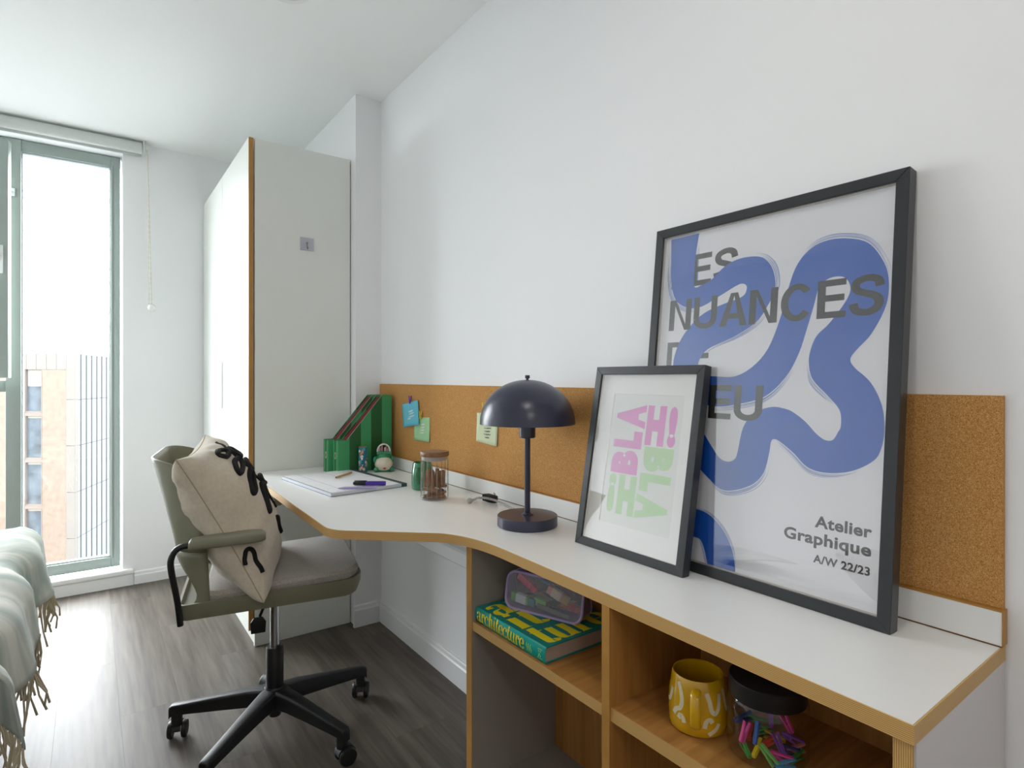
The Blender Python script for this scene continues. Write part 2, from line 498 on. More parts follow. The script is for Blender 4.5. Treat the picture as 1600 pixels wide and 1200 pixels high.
# ------------------------------------------------------------------ ceiling fittings
def downlight(x, y, r, lit, label):
    t = thing('ceiling_light', label, 'ceiling light', (x, y, ZC))
    MB().lathe([(r*.78, -.0), (r*.80, -.006), (r*.97, -.008), (r, -.003), (r, 0)], 40).build('trim_ring', trim_m, t)
    mt = mk('lamp_diffuser_lit', 'ffffff', .5, emit=('fff2e2', 3.0)) if lit else mk('lamp_diffuser_off', 'b9bcba', .25)
    MB().lathe([(0, -.004), (r*.6, -.004), (r*.78, -.002), (r*.78, -.0005)], 40).build('diffuser', mt, t)
    return t
downlight(.535, 2.022, .085, False, 'unlit round recessed downlight in the ceiling above the swivel chair')
for i, ((lx, ly), pwr, r) in enumerate(LAMPS):
    t = downlight(lx, ly, r, True, ['lit round downlight in the ceiling above the desk end', 'large round ceiling light added behind the camera as soft fill'][i])
    ld = bpy.data.lights.new('downlight_bulb', 'AREA'); ld.shape = 'DISK'; ld.size = r*1.5; ld.energy = pwr; ld.color = LAMP_COL
    lo = bpy.data.objects.new('downlight_bulb', ld); COL.objects.link(lo); lo.parent = t; lo.location = (0, 0, -.012)

# ------------------------------------------------------------------ building outside (about 38 m away)
bl = thing('office_building', 'pale neighbouring building with brick bay and ribbed metal cladding outside the window', 'building',
           (-28.7*math.cos(YAW)+38*math.sin(YAW), 28.7*math.sin(YAW)+38*math.cos(YAW), -13), -YAW)
brick_m = mk('pale_brick', '564c44', .9, spec=.1, var=(3, .12), bump=(30, .3, .02))
clad_m = mk('metal_cladding', '524f4b', .85, spec=.05, var=(.7, .05))
clad2_m = mk('metal_cladding_cool', '565757', .85, spec=.05, var=(.7, .04))
rib_m = mk('cladding_rib', '2c3236', .8, spec=.05)
bwin_m = mk('building_window_frame', '504a46', .8, spec=.1)
bgl_m = mk('building_glass', '363c41', .5, spec=.1, var=(1.2, .4))
ZR = 15.8
MB().prism([(-9, .3), (-.32, .3), (-1.92, 6.0), (-9, 6.0)], 0, ZR-.1).build('core_wall', clad_m, bl, smooth=0)
MB().box(-2.2, -.6, .02, .3, 0, ZR-1.07).build('brick_wall', brick_m, bl, smooth=0)
MB().box(-9, -3.45, .02, .3, 0, ZR-1.07).build('brick_wall', brick_m, bl, smooth=0)
for i in range(13):
    x1 = -.6-.66*i
    MB().box(x1-.645, x1, 0, .3, ZR-1.07, ZR).build('cladding_panel', clad_m, bl, bevel=.01, seg=1, smooth=0)
for k in range(6):
    z1 = ZR-3.05*k
    MB().box(-.6+.01, -.02, -.02, .3, max(0, z1-3.03), z1).build('cladding_panel', clad_m, bl, bevel=.01, seg=1, smooth=0)
for k in range(5):
    zt_ = ZR-1.07-3.06*k
    z0 = max(zt_-2.8, .1)
    MB().box(-3.45, -2.2, .05, .3, z0-.26, z0).build('spandrel', bwin_m, bl, smooth=0)
    wf = MB().box(-3.45, -3.3, .0, .3, z0, zt_).box(-2.25, -2.2, .0, .3, z0, zt_).box(-3.3, -2.25, .04, .3, z0, z0+.06)
    wo = wf.build('window', bwin_m, bl, smooth=0)
    MB().box(-3.3, -2.25, .18, .22, z0+.06, zt_).build('pane', bgl_m, wo, smooth=0)
    MB().box(-3.25, -2.3, .16, .178, zt_-(1.1 if k == 0 else .15), zt_).build('blind', mk('building_blind', '5c5850', .8) if k == 0 else MATS['building_blind'], wo, smooth=0)
# receding ribbed facade
dx, dy = -1.6, 5.7
for i in range(7):
    a, b_ = i/7, (i+1)/7
    for k in range(6):
        z1 = ZR-.03-3.05*k; z0 = max(z1-3.02, 0)
        vs = []
        for (tt, off) in ((a+.004, 0), (b_-.004, 0), (b_-.004, -.3), (a+.004, -.3)):
            vs.append((dx*tt+off, dy*tt))
        MB().prism(vs, z0, z1).build('cladding_panel', clad2_m, bl, smooth=0)
for i in range(7):
    tt = (i+1)/7-.01
    MB().box(dx*tt-.06, dx*tt+.035, dy*tt-.035, dy*tt+.035, 0, ZR-.03).build('rib', rib_m, bl, smooth=0)
MB().tube([(-1.75, 1, ZR-.2), (-1.75, 1, ZR+2.6)], .03, 6).tube([(-1.75, 1, ZR-.1), (-1.45, 1, ZR+.5)], .03, 6).build('roof_mast', rib_m, bl)
gr = MB().box(-160, 160, 4.6, 320, -13.3, -13.02).build('ground', mk('street_ground', '5c5c5d', .9, var=(.2, .1)), smooth=0); struct(gr)

# ------------------------------------------------------------------ wardrobe
wd = thing('wardrobe', 'tall white wardrobe with oak edged doors beside the window wall', 'wardrobe', (.78, 2.66, 0))
def WD(x0, x1, y0, y1, z0, z1): return (x0-.78, x1-.78, y0-2.66, y1-2.66, z0, z1)
WY0, WY1, WZ = 2.66, 3.868, 2.1886
MB().box(*WD(.572, .994, WY0, WY0+.02, .0, WZ)).build('side_panel', lamward_m, wd, bevel=.0015, seg=1)
MB().box(*WD(.58, .994, WY1-.02, WY1, .0, WZ)).build('side_panel', lamward_m, wd, bevel=.0015, seg=1)
MB().box(*WD(.585, .994, WY0+.02, WY1-.02, WZ-.02, WZ)).build('top_panel', lamward_m, wd, smooth=0)
MB().box(*WD(.585, .994, WY0+.02, WY1-.02, .07, .09)).build('bottom_panel', lamward_m, wd, smooth=0)
MB().box(*WD(.98, .994, WY0+.02, WY1-.02, .09, WZ-.02)).build('back_panel', lamward_m, wd, smooth=0)
MB().box(*WD(.5775, .595, WY0+.02, WY1-.02, 0, .069)).build('plinth', lamward_m, wd, smooth=0)
ym = (WY0+WY1)/2
for k, (a, b_) in enumerate(((WY0-.002, ym-.0005), (ym+.0005, WY1))):
    d = MB().box(*WD(.5475, .567, a+.002, b_-.002, .075, WZ-.001)).build('door', lamward_m, wd, bevel=.001, seg=1)
    ed = MB().box(*WD(.5475, .567, a, a+.002, .075, WZ-.001)).build('edge_band', oakedge_m if k == 0 else lamward_m, d, smooth=0)
    yy = (b_-.012) if k == 0 else (a+.012)
    MB().tube([(.5465-.78, yy-2.66, 1.0), (.545-.78, yy-2.66, 1.02), (.545-.78, yy-2.66, 1.22), (.5465-.78, yy-2.66, 1.24)], .0025, 8).build('handle', trim_m, d)

hk = thing('wall_hook', 'small clear adhesive plate with a metal hook on the white wardrobe side', 'hook', (.793, 2.659, 1.762))
MB().box(-.030, .030, -.0025, -.0003, -.029, .029).build('plate', mk('clear_plate', 'b3b6bf', .15, coat=.6), hk, bevel=.001, seg=1)
MB().tube([(0, -.003, .004), (0, -.008, .0), (0, -.009, -.018), (0, -.016, -.024), (0, -.020, -.017)], .0028, 8).sphere((0, -.004, .004), .005, 10, 8).build('hook', mk('hook_metal', '9a9690', .3, .8), hk)

# ------------------------------------------------------------------ worktop
def arc(cx, cy, r, a0, a1, n=8):
    return [(cx+r*math.cos(a0+(a1-a0)*i/n), cy+r*math.sin(a0+(a1-a0)*i/n)) for i in range(n+1)]
bez = lambda p, q, r, n=8: [((1-t)**2*p[0]+2*t*(1-t)*q[0]+t*t*r[0], (1-t)**2*p[1]+2*t*(1-t)*q[1]+t*t*r[1]) for t in [i/n for i in range(n+1)]]
front = [(.7747, .2675)]+bez((.790, 1.115), (.792, 1.265), (.735, 1.335), 10)+bez((.548, 1.504), (.5165, 1.533), (.5165, 1.580), 10)+[(.5475, 2.655)]
wt = thing('desk_worktop', 'long white desk worktop with oak ply edge along the right wall', 'desk', (.8, 1.4, .7266))
poly = [(XR-.001, .2675)]+front+[(COLX-.002, 2.655), (COLX-.002, COLY-.001), (XR-.001, COLY-.001)]
off = lambda p: (p[0]-.8, p[1]-1.4)
# inset the white panel behind the edge strip by 2 mm
def inset(pl_, d):
    out = []
    n = len(pl_)
    for i, p in enumerate(pl_):
        a = Vector(pl_[max(i-1, 0)]); b_ = Vector(pl_[min(i+1, n-1)]); t_ = (b_-a).normalized()
        nn = Vector((t_.y, -t_.x)); out.append((p[0]+nn.x*d, p[1]+nn.y*d))
    return out
ins = inset(front, .0022)
ins[0] = (ins[0][0], .2675+.0022); ins[-1] = (ins[-1][0], 2.655)
polyi = [(XR-.001, .2697)]+ins+[(COLX-.002, 2.655), (COLX-.002, COLY-.001), (XR-.001, COLY-.001)]
MB().prism([off(p) for p in polyi], 0.0, .0234).build('top_panel', lam_m, wt, smooth=0)
eb = MB()
A = [off(p) for p in front]; B_ = [off(p) for p in ins]
vs = [(p[0], p[1], z) for z in (.0, .0230) for p in A]+[(p[0], p[1], z) for z in (0, .0233) for p in B_]
n = len(A); fs = []
for i in range(n-1):
    fs += [(i, i+1, n+i+1, n+i), (n+i, n+i+1, 3*n+i+1, 3*n+i), (2*n+i, 2*n+i+1, i+1, i)]
eb.add(vs, fs)
eb.box(.7747-.8, XR-.001-.8, .2675-1.4, .2695-1.4, 0, .0231)
eb.build('edge_band', ply_m, wt)
up = MB().box(XR-.020-.8, XR-.0005-.8, .2675-1.4, COLY-.002-1.4, .0255, .076).build('upstand', lam_m, wt, smooth=0)
MB().box(XR-.0205-.8, XR-.0005-.8, .2675-1.4, COLY-.002-1.4, .0762, .0785).box(XR-.0205-.8, XR-.0005-.8, .2655-1.4, .2674-1.4, .0255, .0785).build('upstand_edge', oakedge_m, up, smooth=0)
MB().box(XR-.0206-.8, XR-.001-.8, .268-1.4, COLY-.003-1.4, .0234, .0256).build('shadow_gap', mk('gap_brown', '6b4a22', .7), wt, smooth=0)
for yy in (2.3, 1.6):
    MB().box(XR-.04-.8, XR-.002-.8, yy-1.4, yy+.03-1.4, -.12, -.0005).build('wall_bracket', lam_m, wt, smooth=0)

# ------------------------------------------------------------------ shelf unit
su = thing('shelf_unit', 'open oak shelf unit under the white worktop', 'shelf unit', (.94, .77, 0))
def SU(x0, x1, y0, y1, z0, z1): return (x0-.94, x1-.94, y0-.77, y1-.77, z0, z1)
ZS = .7262
SX0, SX1 = .7835, 1.062
def panel(n, x0, x1, y0, y1, z0, z1, mat, edge, axis='front'):
    o = MB().box(*SU(x0+.0015, x1, y0, y1, z0, z1)).build(n, mat, su, smooth=0)
    MB().box(*SU(x0, x0+.0015, y0, y1, z0, z1)).build('edge_band', edge, o, smooth=0)
    return o
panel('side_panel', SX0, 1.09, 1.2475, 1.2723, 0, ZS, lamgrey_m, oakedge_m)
panel('divider', SX0, SX1, .765, .785, .12, ZS, oakz_m, oakedge_m)
sp = panel('side_panel', SX0, XR-.002, .271, .293, 0, ZS, oakz_m, plyy_m)
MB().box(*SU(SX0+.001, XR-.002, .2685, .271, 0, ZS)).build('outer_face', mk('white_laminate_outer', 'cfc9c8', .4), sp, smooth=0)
panel('shelf', SX0+.004, SX1, .785, 1.2475, .513, .5355, oak_m, ply_m)
panel('shelf', SX0+.004, SX1, .293, .765, .513, .5385, oak_m, ply_m)
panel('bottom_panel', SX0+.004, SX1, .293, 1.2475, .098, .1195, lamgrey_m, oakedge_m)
MB().box(*SU(SX1, SX1+.012, .293, 1.2475, 0, ZS)).build('back_panel', oakz_m, su, smooth=0)
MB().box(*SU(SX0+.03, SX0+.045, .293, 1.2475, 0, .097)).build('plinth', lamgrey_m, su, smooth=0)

# ------------------------------------------------------------------ cork board
cb = MB().box(-.004, .004, -1.166, 1.166, -.1615, .1615).build('cork_board', cork_m, smooth=0, loc=(XR-.0046, 1.4345, .967))
tag(cb, 'long orange brown cork board fixed to the wall above the desk', 'cork board')

# ------------------------------------------------------------------ lettering helpers
def text_mesh(name, txt, mat, parent, u0, u1, v0, v1, fn, bold=0.03, space=1.0, rot=0):
    """built-in font outlines fitted to the box u0..u1, v0..v1 and placed by fn(u,v)"""
    cu = bpy.data.curves.new('tmp', 'FONT'); cu.body = txt; cu.size = 1; cu.offset = bold; cu.space_character = space
    cu.resolution_u = 4
    ob = bpy.data.objects.new('tmp', cu); COL.objects.link(ob)
    dg = bpy.context.evaluated_depsgraph_get(); dg.update()
    me = ob.evaluated_get(dg).to_mesh()
    vs = [v.co.copy() for v in me.vertices]; fs = [tuple(p.vertices) for p in me.polygons]
    ob.evaluated_get(dg).to_mesh_clear()
    bpy.data.objects.remove(ob); bpy.data.curves.remove(cu)
    if rot == 90: vs = [Vector((-v.y, v.x, 0)) for v in vs]
    if rot == -90: vs = [Vector((v.y, -v.x, 0)) for v in vs]
    if rot == 180: vs = [Vector((-v.x, -v.y, 0)) for v in vs]
    xs = [v.x for v in vs]; ys = [v.y for v in vs]
    x0, x1, y0, y1 = min(xs), max(xs), min(ys), max(ys)
    sx = (u1-u0)/(x1-x0); sy = (v1-v0)/(y1-y0)
    m = MB(); m.add([fn(u0+(v.x-x0)*sx, v0+(v.y-y0)*sy) for v in vs], fs)
    return m.build(name, mat, parent, smooth=0)

GL = {'a': ([[(.14, .74), (.16, .93), (.4, 1.0), (.6, .9), (.64, .68), (.64, .2), (.7, .03), (.84, .02), (.92, .14)], [(.64, .58), (.4, .53), (.18, .42), (.13, .2), (.27, 0), (.48, .03), (.64, .22)]], .92),
      'r': ([[(.2, 1), (.2, 0)], [(.02, 0), (.42, 0)], [(.02, 1), (.2, 1)], [(.22, .62), (.34, .92), (.52, 1), (.62, .84), (.6, .7)]], .72),
      'c': ([[(.68, .7), (.64, .92), (.42, 1), (.2, .85), (.13, .5), (.2, .15), (.44, 0), (.64, .06), (.74, .26)]], .8),
      'h': ([[(.2, 1.5), (.2, 0)], [(.02, 1.5), (.2, 1.5)], [(.02, 0), (.4, 0)], [(.22, .7), (.36, .96), (.54, 1), (.68, .84), (.7, .6), (.7, 0)], [(.52, 0), (.88, 0)]], .95),
      'i': ([[(.2, 1), (.2, 0)], [(.02, 1), (.2, 1)], [(.02, 0), (.4, 0)], [(.2, 1.44), (.2, 1.24)]], .48),
      't': ([[(.24, 1.35), (.24, .25), (.3, .04), (.46, 0), (.56, .16)], [(.02, 1), (.52, 1)]], .6),
      'e': ([[(.16, .54), (.7, .54), (.7, .78), (.6, .94), (.42, 1), (.2, .85), (.13, .5), (.2, .15), (.45, 0), (.64, .06), (.74, .26)]], .82),
      'u': ([[(.18, 1), (.18, .3), (.26, .06), (.42, 0), (.58, .08), (.68, .3)], [(.68, 1), (.68, 0)], [(.02, 1), (.18, 1)], [(.5, 1), (.68, 1)], [(.68, 0), (.88, 0)]], .95)}
def fat_text(txt, thick=.13, thin=.03):
    """high-contrast serif lettering: list of (left, right) ribbons in x-height units"""
    out = []; x = 0
    for chh in txt:
        st, adv = GL[chh]
        for p in st:
            pts = cat_rom([(q[0], q[1]) for q in p], 5) if len(p) > 2 else [Vector(p[0]), Vector(p[0]).lerp(Vector(p[1]), .5), Vector(p[1])]
            L_, R_ = [], []
            for i, q in enumerate(pts):
                d_ = (pts[min(i+1, len(pts)-1)]-pts[max(i-1, 0)])
                d_ = d_.normalized() if d_.length > 1e-9 else Vector((0, 1))
                hw = thin+(thick-thin)*abs(d_.y)**1.6
                if chh == 'i' and p[0][1] > 1.2: hw = .12
                nn = Vector((-d_.y, d_.x))
                L_.append((x+q.x+nn.x*hw, q.y+nn.y*hw)); R_.append((x+q.x-nn.x*hw, q.y-nn.y*hw))
            out.append((L_, R_))
        x += adv
    return out, x

def caps_text(name, txt, mat, parent, u0, u1, v0, v1, fn, wd=.182):
    """plain bold sans capitals built from stems, bars and bowls"""
    def arcp(cx, cy, rx, ry, a0, a1, n=16): return [(cx+rx*math.cos(math.radians(a0+(a1-a0)*i/n)), cy+ry*math.sin(math.radians(a0+(a1-a0)*i/n))) for i in range(n+1)]
    h = wd/2; hh = wd*.46
    def rect(x0, x1, y0, y1): return [(x0, y0), (x1, y0), (x1, y1), (x0, y1)]
    def stroke(pts, hw=h, hw2=hh):
        L_, R_ = [], []
        for i, p in enumerate(pts):
            a = Vector(pts[max(i-1, 0)]); b = Vector(pts[min(i+1, len(pts)-1)]); d = (b-a).normalized(); n = Vector((-d.y, d.x))
            w_ = hw2+(hw-hw2)*abs(d.y)
            L_.append((p[0]+n.x*w_, p[1]+n.y*w_)); R_.append((p[0]-n.x*w_, p[1]-n.y*w_))
        return [[L_[i], L_[i+1], R_[i+1], R_[i]] for i in range(len(pts)-1)]
    b = wd*.92
    G = {'L': (.60, [rect(0, wd, 0, 1), rect(wd, .58, 0, b)]),
         'E': (.66, [rect(0, wd, 0, 1), rect(wd, .63, 0, b), rect(wd, .59, .5-b/2+.02, .5+b/2+.02), rect(wd, .62, 1-b, 1)]),
         'N': (.78, [rect(0, wd, 0, 1), rect(.74-wd, .74, 0, 1), [(wd*.55, 1), (wd*1.12, 1), (.74-wd*.55, 0), (.74-wd*1.12, 0)]]),
         'U': (.78, [rect(0, wd, .30, 1), rect(.73-wd, .73, .30, 1)]+stroke(arcp(.365, .30, .365-h, .31-hh, 180, 360, 18))),
         'A': (.80, [[(0, 0), (wd*1.08, 0), (.40+.02, 1), (.40-wd*.56, 1)], [(.80, 0), (.80-wd*1.08, 0), (.40-.02, 1), (.40+wd*.56, 1)], rect(.19, .61, .22, .22+b)]),
         'C': (.82, stroke(arcp(.39, .5, .39-h, .515-hh, 38, 322, 30))),
         'S': (.72, stroke(cat_rom([(.60, .70), (.56, .85), (.44, .925), (.30, .925), (.15, .86), (.105, .74), (.17, .62), (.34, .545), (.50, .47), (.585, .36), (.56, .19), (.42, .085), (.26, .08), (.12, .15), (.075, .31)], 5))),
         'D': (.78, [rect(0, wd, 0, 1), rect(wd, .34, 0, b), rect(wd, .34, 1-b, 1)]+stroke(arcp(.33, .5, .39-h, .5-hh, -90, 90, 18))),
         'B': (.72, [rect(0, wd, 0, 1), rect(wd, .40, 0, b), rect(wd, .38, .5-b/2, .5+b/2), rect(wd, .38, 1-b, 1)]+stroke(arcp(.38, .75, .27-h+.02, .25-hh*.9, -90, 90, 12))+stroke(arcp(.40, .27, .29-h+.02, .27-hh, -90, 90, 12)))}
    x = 0; polys = []
    for ch_ in txt:
        adv, ps = G[ch_]
        polys += [[(p[0]+x, p[1]) for p in q] for q in ps]; x += adv+.045
    xs = [p[0] for q in polys for p in q]; x0, x1 = min(xs), max(xs)
    m = MB()
    for i, q in enumerate(polys):
        pts = [fn(u0+(p[0]-x0)*(u1-u0)/(x1-x0), v0+p[1]*(v1-v0)) for p in q]
        m.add([(p[0], p[1]-2e-6*(i % 7), p[2]) for p in pts], [tuple(range(len(pts)))])
    return m.build(name, mat, parent, smooth=0)

# ------------------------------------------------------------------ large framed poster
P1 = [(521,7374,1292,7380),(557,6847,1237,6850),(598,6353,1234,6266),(765,5911,1264,6152),(1100,5698,1319,6133),(1473,5683,1404,6156),(1909,5867,1691,6260),(2293,6039,1989,6496),(2438,6069,2343,6614),(2527,6024,2775,6583),(2545,5937,3004,6413),(2494,5825,3126,6161),(2341,5757,3160,5848),(2045,5691,3029,5555),(1550,5528,2803,5239),(1172,5226,2335,4971),(922,4862,1706,4729),(815,4425,1488,4439),(920,4014,1581,4241),(1362,3649,1729,4162),(1953,3502,1938,4139),(2544,3577,2391,4137),(3085,3747,2777,4332),(3476,4124,3081,4682),(3698,4559,3285,5226),(3820,4988,3408,5767),(3937,5461,3557,6247),(4014,5788,3787,6530),(4168,5925,4064,6648),(4368,5944,4424,6634),(4503,5864,4812,6479),(4563,5671,5069,6117),(4479,5450,5169,5770),(4231,5101,5147,5334),(4014,4880,4942,4868),(3912,4599,4728,4612),(3900,4361,4619,4436),(3986,4075,4702,4277),(4274,3775,4957,4032),(4482,3532,5149,3647),(4516,3263,5205,3224),(4476,3151,5157,2879),(4392,3004,5034,2686),(4262,2989,4720,2495),(4105,3085,4328,2414),(3900,3287,3982,2467),(3690,3436,3689,2711),(3520,3510,3428,2889),(3217,3539,3306,2928),(2865,3396,3249,2853),(2650,3103,3227,2643),(2562,2617,3139,2259),(2509,2459,2908,1996),(2358,2385,2494,1819),(2153,2442,2197,1817),(1928,2690,1899,2006),(1574,3123,1469,2320)]
P2 = [(1549,1290,1372,702),(1820,1293,1730,711),(2088,1196,1840,668),(2356,978,1931,510),(2546,698,1997,327),(2635,443,2043,184),(2671,205,2070,205)]
TH1 = .1044
def make_frame(name, label, cat, loc, th, w, h, bord, dep, rec, mat=frame_m):
    """origin bottom-left-front; local x = to the right along the wall, y = into the wall, z = up the lean"""
    o = thing(name, label, cat, loc)
    # local axes: x -> -Y world, y -> into the wall (lean), z -> up the lean
    R = Matrix(((0, math.cos(th), math.sin(th)), (-1, 0, 0), (0, -math.sin(th), math.cos(th))))
    o.rotation_euler = R.to_euler()
    for nm, q in (('frame_rail', [(0, 0), (w, 0), (w-bord, bord), (bord, bord)]), ('frame_rail', [(0, h), (bord, h-bord), (w-bord, h-bord), (w, h)]),
                  ('frame_stile', [(0, 0), (bord, bord), (bord, h-bord), (0, h)]), ('frame_stile', [(w, 0), (w, h), (w-bord, h-bord), (w-bord, bord)])):
        MB().prism(q, 0, dep, lambda u, v, d_: (u, d_, v)).build(nm, mat, o, bevel=.0008, seg=1, smooth=0)
    MB().box(bord-.001, w-bord+.001, dep-.008, dep-.003, bord-.001, h-bord+.001).build('backing_board', mk('backing_brown', '6d5a44', .9) if 'backing_brown' not in MATS else MATS['backing_brown'], o, smooth=0)
    MB().box(bord-.001, w-bord+.001, .0035, .0055, bord-.001, h-bord+.001).build('glazing', pglass_m, o, smooth=0)
    return o
U0 = .0164
BW, BH = .5296, .760
pf = make_frame('poster_frame', 'large black framed poster with a blue brush squiggle leaning on the wall', 'framed poster', (1.017, .93-U0, .7506), TH1, BW, BH, .0205, .0275, .012)
pp = MB().box(.0195, BW-.0195, .012, .0135, .0195, BH-.0195).build('print', poster_m, pf, smooth=0)
fnp = lambda lay: (lambda u, v: (u-U0, .012-.00012*lay, v-.0018))
clampv = lambda u, v: (min(max(u, U0+.0205), .5255), min(max(v, .0225), .7375))
def squig(Pq, lay, name):
    q = cat_rom([Vector((a/1e4, b/1e4, c_/1e4, d_/1e4)) for a, b, c_, d_ in Pq], 5)
    m = MB(); fn = fnp(lay)
    m.ribbon([clampv(p[0], p[1]) for p in q], [clampv(p[2], p[3]) for p in q], fn)
    return m.build(name, ink_blue, pp, smooth=0), q
sp_ = MB()
for q in ((.0205, .0225, .0205, BH-.0205), (BW-.0225, BW-.0205, .0205, BH-.0205), (.0225, BW-.0225, .0205, .0225), (.0225, BW-.0225, BH-.0225, BH-.0205)):
    sp_.box(q[0], q[1], .0056, .0118, q[2], q[3])
sp_.build('spacer_fillet', mk('spacer_pale', 'b9b0aa', .6), pf, smooth=0)
_, q1 = squig(P1, 2, 'blue_brush_stroke')
_, q2 = squig(P2, 2, 'blue_brush_stroke')
# dry-brush wisps beside the stroke edges
wm = MB(); fn = fnp(1)
random.seed(3)
def wisp(q, i0, i1, side, offs, wd_):
    L_, R_ = [], []
    for i in range(i0, i1):
        p = q[i]; a = Vector((p[0], p[1])); b_ = Vector((p[2], p[3])); nn = (a-b_).normalized() if side == 0 else (b_-a).normalized()
        e = a if side == 0 else b_
        k = math.sin(PI*(i-i0+.3)/(i1-i0))
        o_ = offs*(.6+.4*k)
        L_.append(clampv(*(e+nn*o_))); R_.append(clampv(*(e+nn*(o_+wd_*k))))
    wm.ribbon(L_, R_, fn)
for (i0, i1, sd) in ((0, 18, 1), (2, 26, 0), (42, 66, 1), (66, 84, 1), (96, 118, 0), (132, 160, 1), (180, 196, 0), (212, 240, 1), (252, 275, 1)):
    for k in range(4):
        o_ = .0016+.0024*k+random.random()*.0010
        wisp(q1, i0+random.randint(0, 4), i1-random.randint(0, 4), sd, o_, .0006+.0010*random.random())
for k in range(3):
    wisp(q2, 0+k*2, 28-k, 0, .0015+.0018*k, .0008); wisp(q2, 4+k, 28-k, 1, .0015+.0018*k, .0007)
wm.build('brush_wisps', ink_blue, pp, smooth=0)
caps_text('lettering', 'LES', ink_blk, pp, .0622, .2302, .6172, .6892, fnp(1))
caps_text('lettering', 'NUANCES', ink_blk, pp, .0622, .5117, .5195, .5900, fnp(3))
caps_text('lettering', 'DE', ink_blk, pp, .0622, .1765, .4235, .4924, fnp(1))
caps_text('lettering', 'BLEU', ink_blk, pp, .0622, .3035, .3246, .3955, fnp(3))
text_mesh('lettering', 'Atelier', ink_blk, pp, .4155, .5090, .1430, .1640, fnp(3), .03, 1.05)
text_mesh('lettering', 'Graphique', ink_blk, pp, .3605, .5090, .1065, .1345, fnp(3), .03, 1.05)
text_mesh('lettering', 'A/W 22/23', ink_blk, pp, .4160, .5085, .0815, .0960, fnp(3), .03, 1.05)

# ------------------------------------------------------------------ small framed print
TH2 = .1759
V0 = .0052
SW_, SH = .3215, .440
sf = make_frame('print_frame', 'small black framed pink and green lettering print leaning on the large poster', 'framed print', (.968, 1.0685-V0, .7506), TH2, SW_, SH, .0195, .0225, .015)
mo = MB()
AX0, AX1, AZ0, AZ1 = .0655-V0, .2745-V0, .0665, .3745
i0, i1, j0, j1 = .0185, SW_-.0185, .0185, SH-.0185
for q in ((i0, AX0, j0, j1), (AX1, i1, j0, j1), (AX0, AX1, j0, AZ0), (AX0, AX1, AZ1, j1)):
    mo.box(q[0], q[1], .0125, .0139, q[2], q[3])
mo.build('mount', mount_m, sf, smooth=0)
fi = MB()
for q in ((i0-.001, i0+.0015, j0, j1), (i1-.0015, i1+.001, j0, j1), (i0, i1, j0-.001, j0+.0015), (i0, i1, j1-.0015, j1+.001)):
    fi.box(q[0], q[1], .0056, .0124, q[2], q[3])
fi.build('spacer_fillet', mount_m, sf, smooth=0)
sprint = MB().box(AX0-.01, AX1+.01, .0140, .0144, AZ0-.01, AZ1+.01).build('print', mk('print_paper', 'd9dad6', .6), sf, smooth=0)
pink_i = mk('pink_ink', 'd66fbd', .6); green_i = mk('green_ink', 'a9cf93', .6)
fns = lambda u, v: (u-V0, .0138, v-.001)
CU, CV = .1715, .2217     # the design is point-symmetric
def both(txt, u0, u1, v0, v1, rot, bold):
    text_mesh('lettering', txt, pink_i, sprint, u0, u1, v0, v1, fns, bold, 1.0, rot)
    text_mesh('lettering', txt, green_i, sprint, 2*CU-u1, 2*CU-u0, 2*CV-v1, 2*CV-v0, fns, bold, 1.0, {90: -90, 0: 180}[rot])
both('A', .0820, .1720, .2950, .3510, 90, .07)
both('L', .0820, .1680, .2475, .2875, 90, .08)
both('B', .0820, .1640, .1870, .2420, 90, .07)
both('H', .1760, .2295, .2594, .3508, 0, .08)
both('!', .2385, .2611, .2596, .3502, 0, .08)

# ------------------------------------------------------------------ desk lamp
DZ = .7502
la = thing('desk_lamp', 'navy mushroom desk lamp with a dome shade on the white desk', 'lamp', (.9751, 1.2638, DZ))
MB().lathe([(0, 0), (.081, 0), (.083, .002), (.083, .0275), (.0815, .029), (0, .0292)], 64).build('base', lampm, la)
MB().lathe([(.0, .0292), (.017, .0292), (.017, .031), (.010, .034), (.0082, .036), (.0082, .25), (0, .25)], 32).build('stem', lampm, la)
MB().lathe([(0, .241), (.021, .241), (.0225, .243), (.0225, .285), (.0, .285)], 32).build('socket', lampm, la)
R0 = .1315; zr = .2795; hd = .1215
prof = [(R0*math.cos(a), zr+hd*math.sin(a)**.96) for a in [PI/2*i/20 for i in range(21)]]
inner = [((R0-.0015)*math.cos(a), zr+(hd-.0015)*math.sin(a)**.96) for a in [PI/2*i/20 for i in range(20, -1, -1)]]
prof[-1] = (0.0, zr+hd); inner[0] = (0.0, zr+hd-.0015)
sh = MB(); sh.lathe(prof+inner, 72, closed=True)
sh.build('shade', lampm, la, weld=True, sang=50)
MB().lathe([(0, zr+hd-.002), (.0035, zr+hd), (.0035, zr+hd+.003), (.0068, zr+hd+.004), (.0068, zr+hd+.0115), (.006, zr+hd+.0125), (0, zr+hd+.0125)], 24).build('finial', lampm, la)

